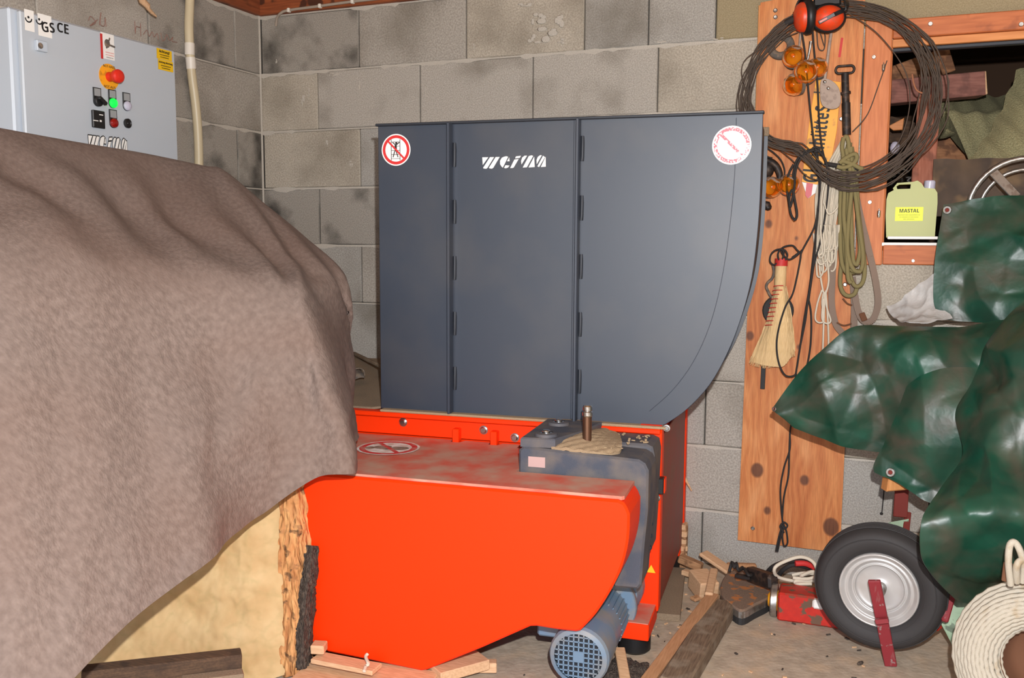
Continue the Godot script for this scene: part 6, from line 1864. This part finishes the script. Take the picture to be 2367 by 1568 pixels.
	var tear := smooth([Vector2(0.186, 0.208), Vector2(0.211, 0.078), Vector2(0.264, 0.08), Vector2(0.317, 0.144), Vector2(0.361, 0.266), Vector2(0.307, 0.385), Vector2(0.269, 0.45), Vector2(0.232, 0.409), Vector2(0.196, 0.33)], 4, true)
	for i in tear.size():
		tear[i] = Vector2(tear[i].x, -tear[i].y)
	st = new_st()
	var mx := Transform3D(Basis(Vector3.UP, 0.0909), V(1.93, 0, 0.1)) * Transform3D(Basis(Vector3.RIGHT, -PI / 2), Vector3.ZERO)
	extr(st, tear, 0.03, 0.052, mx, 0.004)
	wpart("shell", st, patches(tone(c8(112, 94, 80), c8(140, 118, 100), 0.9, V(0.2, 0.2, 0.2), noise(0.05, 491, 3)), c8(196, 120, 56), 0.6, 0.7, 0.4, noise(0.012, 492, 3), 0.8), h)
	st = new_st()
	var band := []
	for v in tear:
		band.append(mx * V(v.x, v.y, 0.034))
	for i in band.size():
		var a: Vector3 = band[i]
		var b: Vector3 = band[(i + 1) % band.size()]
		bar(st, a, b + (b - a) * 0.2, 0.004, 0.022, Vector3.UP, 0.001)
	wpart("steel_rim", st, M.steel, h)
	st = new_st()
	bar(st, V(2.203, 0.03, 0.455), V(2.239, 0.03, 0.471), 0.012, 0.02, Vector3.UP, 0.001)
	wpart("rim_label", st, M.print_black, h)
	st = new_st()
	extr(st, tear, 0.0, 0.03, mx, 0.0)
	wpart("underside", st, M.rubber, h)
	st = new_st()
	for q in [[V(2.16, 0.09, 0.29), V(2.166, 0.12, 0.274), V(2.177, 0.11, 0.296), V(2.181, 0.12, 0.277), V(2.19, 0.1, 0.289), V(2.2, 0.1, 0.256)], [V(2.186, 0.09, 0.27), V(2.207, 0.1, 0.267), V(2.234, 0.11, 0.354), V(2.245, 0.09, 0.268)]]:
		tube(st, smooth(q, 4), 0.006, 6)
	wpart("torn_wires", st, M.cord, h)
	st = new_st()
	bar(st, V(2.185, 0.09, 0.316), V(2.238, 0.09, 0.325), 0.02, 0.012, Vector3.UP, 0.002)
	bar(st, V(2.227, 0.09, 0.28), V(2.323, 0.11, 0.386), 0.04, 0.05, Vector3.UP, 0.008)
	wpart("handle_stub", st, M.pump, h)
	# red steel box with a chrome ring
	var rb := thing("red_steel_box", "chipped red steel box with a bright end ring lying left of the wheel", "steel box", V(2.404, 0, 0.315))
	st = new_st()
	bar(st, V(2.34, 0.05, 0.395), V(2.558, 0.05, 0.39), 0.1, 0.095, Vector3.UP, 0.006)
	wpart("box", st, M.box_red, rb)
	st = new_st()
	var rc: Vector3 = V(2.337, 0.055, 0.402)
	var rd: Vector3 = (V(2.34, 0.05, 0.395) - V(2.558, 0.05, 0.39)).normalized()
	lathe(st, [Vector2(0.036, 0.0), Vector2(0.054, 0.0), Vector2(0.054, 0.018), Vector2(0.046, 0.022), Vector2(0.036, 0.018), Vector2(0.036, 0.0)], axis(rc, rd), 28)
	wpart("end_ring", st, M.steel, rb)
	st = new_st()
	lathe(st, [Vector2(0.0, 0.03), Vector2(0.02, 0.03), Vector2(0.03, 0.02), Vector2(0.035, 0.0)], axis(rc, rd), 20)
	wpart("yellow_plug", st, M.amber_yellow, rb)
	# cables and hose behind
	hank("white_cable", "white electric cable coiled loosely on the red box behind the tyre", M.rope_white, 0.006, [
		[V(2.467, 0.09, 0.264), V(2.401, 0.1, 0.32), V(2.334, 0.12, 0.362), V(2.323, 0.16, 0.397), V(2.348, 0.18, 0.379), V(2.401, 0.2, 0.363), V(2.443, 0.19, 0.369), V(2.462, 0.15, 0.374)],
		[V(2.373, 0.12, 0.324), V(2.414, 0.13, 0.314), V(2.462, 0.13, 0.315), V(2.443, 0.11, 0.318), V(2.389, 0.11, 0.349), V(2.396, 0.1, 0.343), V(2.437, 0.1, 0.326)],
		[V(2.378, 0.12, 0.348), V(2.43, 0.12, 0.335), V(2.469, 0.14, 0.324)],
		[V(2.403, 0.13, 0.349), V(2.441, 0.14, 0.318), V(2.47, 0.12, 0.327)]], [[V(2.474, 0.08, 0.399), V(2.45, 0.07, 0.395), V(2.441, 0.05, 0.412), V(2.457, 0.03, 0.43), V(2.481, 0.015, 0.429), V(2.495, 0.01, 0.426), V(2.485, 0.02, 0.392), V(2.466, 0.05, 0.382)], [V(2.465, 0.06, 0.409), V(2.472, 0.03, 0.404), V(2.487, 0.015, 0.42)]], "cable")
	st = new_st()
	box(st, V(2.468, 0.08, 0.445), V(0.035, 0.03, 0.03), 0.006)
	solid("white_plug", "white cable plug hanging at the tyre's left edge before the red box", "plug", st, M.white)
	hank("black_hose", "black hose with a red stretch arching above the white cable by the wall", M.cord, 0.008, [[V(2.286, 0.1, 0.28), V(2.314, 0.14, 0.309), V(2.371, 0.17, 0.321), V(2.426, 0.17, 0.307), V(2.452, 0.13, 0.267)], [V(2.327, 0.1, 0.285), V(2.345, 0.13, 0.303), V(2.378, 0.15, 0.303), V(2.438, 0.13, 0.264)]], [], "hose")
	st = new_st()
	tube(st, smooth([V(2.383, 0.165, 0.332), V(2.416, 0.165, 0.319), V(2.443, 0.15, 0.303)], 4), 0.01, 8)
	solid("red_hose", "short red hose piece lying along the black hose above the white cable", "hose", st, M.print_red)
	# crumbs: bark and wood bits strewn over the floor
	for q in [[M.bark, 70, "bark_crumbs", "dark bark crumbs and leaf bits strewn over the concrete floor"], [M.offcut, 170, "wood_chips", "pale wood chips and splinters strewn over the concrete floor"]]:
		st = new_st()
		for i in q[1]:
			var x := rng.randf_range(1.7, 2.75)
			var z := rng.randf_range(0.1, 1.35)
			if q[2] == "wood_chips" and rng.randf() < 0.6:
				x = rng.randf_range(1.75, 2.15)
				z = rng.randf_range(0.1, 1.3)
			var l := rng.randf_range(0.004, 0.016)
			box(st, V(x, 0.0025, z), V(l, 0.004, l * rng.randf_range(0.2, 0.7)), 0.0008, Basis(Vector3.UP, rng.randf() * TAU))
		var o := solid(q[2], q[3], "debris", st, q[0])
		o.set_meta("kind", "stuff")
	for q in [[V(2.605, 0.008, 0.68), 0.9, "curved dark bark piece on the bare floor left of the red flat bar's foot"], [V(2.026, 0.008, 0.515), 0.2, "small dark bark piece on the floor left of the reddish batten's top end"]]:
		st = new_st()
		ball(st, q[0], V(0.014, 0.006, 0.005), 8, Basis(Vector3.UP, q[1]))
		solid("bark_piece", q[2], "bark", st, M.bark)
	st = new_st()
	bar(st, V(1.948, 0.05, 0.951), V(2.011, 0.03, 1.113), 0.03, 0.012, Vector3.UP, 0.002)
	solid("pale_lath", "short pinkish lath on the floor between the motor and the black rubber foot", "lath", st, M.offcut)
	st = new_st()
	sheet(st, [[V(1.905, 0.01, 0.969), V(1.95, 0.03, 0.965), V(2.034, 0.015, 0.941)], [V(1.924, 0.015, 1.032), V(1.977, 0.035, 1.04), V(2.047, 0.02, 0.991)], [V(1.937, 0.005, 1.075), V(1.995, 0.02, 1.083), V(2.046, 0.005, 1.015)]], 8, 8, func(p, u, v): return 0.008 * sin(p.x * 120.0) * sin(p.z * 150.0), 0.01)
	var o := solid("bark_litter", "heap of bark litter in front of the black rubber foot", "litter", st, M.bark)
	o.set_meta("kind", "stuff")

func basket() -> void:
	var c: Vector3 = V(3.014, 0.236, 1.041)
	var o := thing("wicker_basket", "cream woven wicker basket with brown lining standing on edge at the lower right corner", "basket", V(c.x, 0, c.z))
	var d := V(-0.3, 0.12, 1).normalized()
	var xf := axis(c, d)
	# coiled rows of wicker from the outer edge to the rim of the mouth
	for k in 13:
		var st := new_st()
		var t := k / 12.0
		var ring := []
		for j in 72:
			var a := TAU * j / 72
			var r := lerpf(0.196, 0.09, t) + 0.0014 * sin(a * 30.0 + k * 1.9)
			var depth := 0.07 * sin(PI * (0.12 + 0.72 * t)) - 0.03
			ring.append(xf * V(cos(a) * r, depth + 0.0018 * cos(a * 30.0 + k * 1.9), sin(a) * r))
		tube(st, ring, 0.0066, 6, true)
		wpart("wicker_row", st, M.wicker, o)
	var st := new_st()
	lathe(st, [Vector2(0.196, -0.01), Vector2(0.185, -0.1), Vector2(0.15, -0.13), Vector2(0, -0.135)], xf, 48, false)
	wpart("woven_back", st, M.wicker, o)
	st = new_st()
	lathe(st, [Vector2(0.088, 0.015), Vector2(0.085, -0.05), Vector2(0.07, -0.08), Vector2(0, -0.09)], xf, 36, false)
	wpart("lining", st, M.lining, o)
	st = new_st()
	tube(st, smooth([V(2.933, 0.435, 1.073), V(2.923, 0.495, 1.092), V(2.923, 0.537, 1.098), V(2.933, 0.545, 1.093), V(2.946, 0.524, 1.09), V(2.957, 0.485, 1.079), V(2.958, 0.442, 1.062)], 6), 0.008, 8)
	tube(st, smooth([V(2.946, 0.442, 1.067), V(2.94, 0.488, 1.096), V(2.949, 0.503, 1.091), V(2.965, 0.495, 1.075), V(2.979, 0.458, 1.052)], 6), 0.008, 8)
	wpart("rope_handle", st, M.wicker, o)
	st = new_st()
	bar(st, V(2.925, 0.435, 1.054), V(2.928, 0.481, 1.048), 0.02, 0.01, V(0, 0, 1), 0.002)
	wpart("leather_tab", st, M.lining, o)
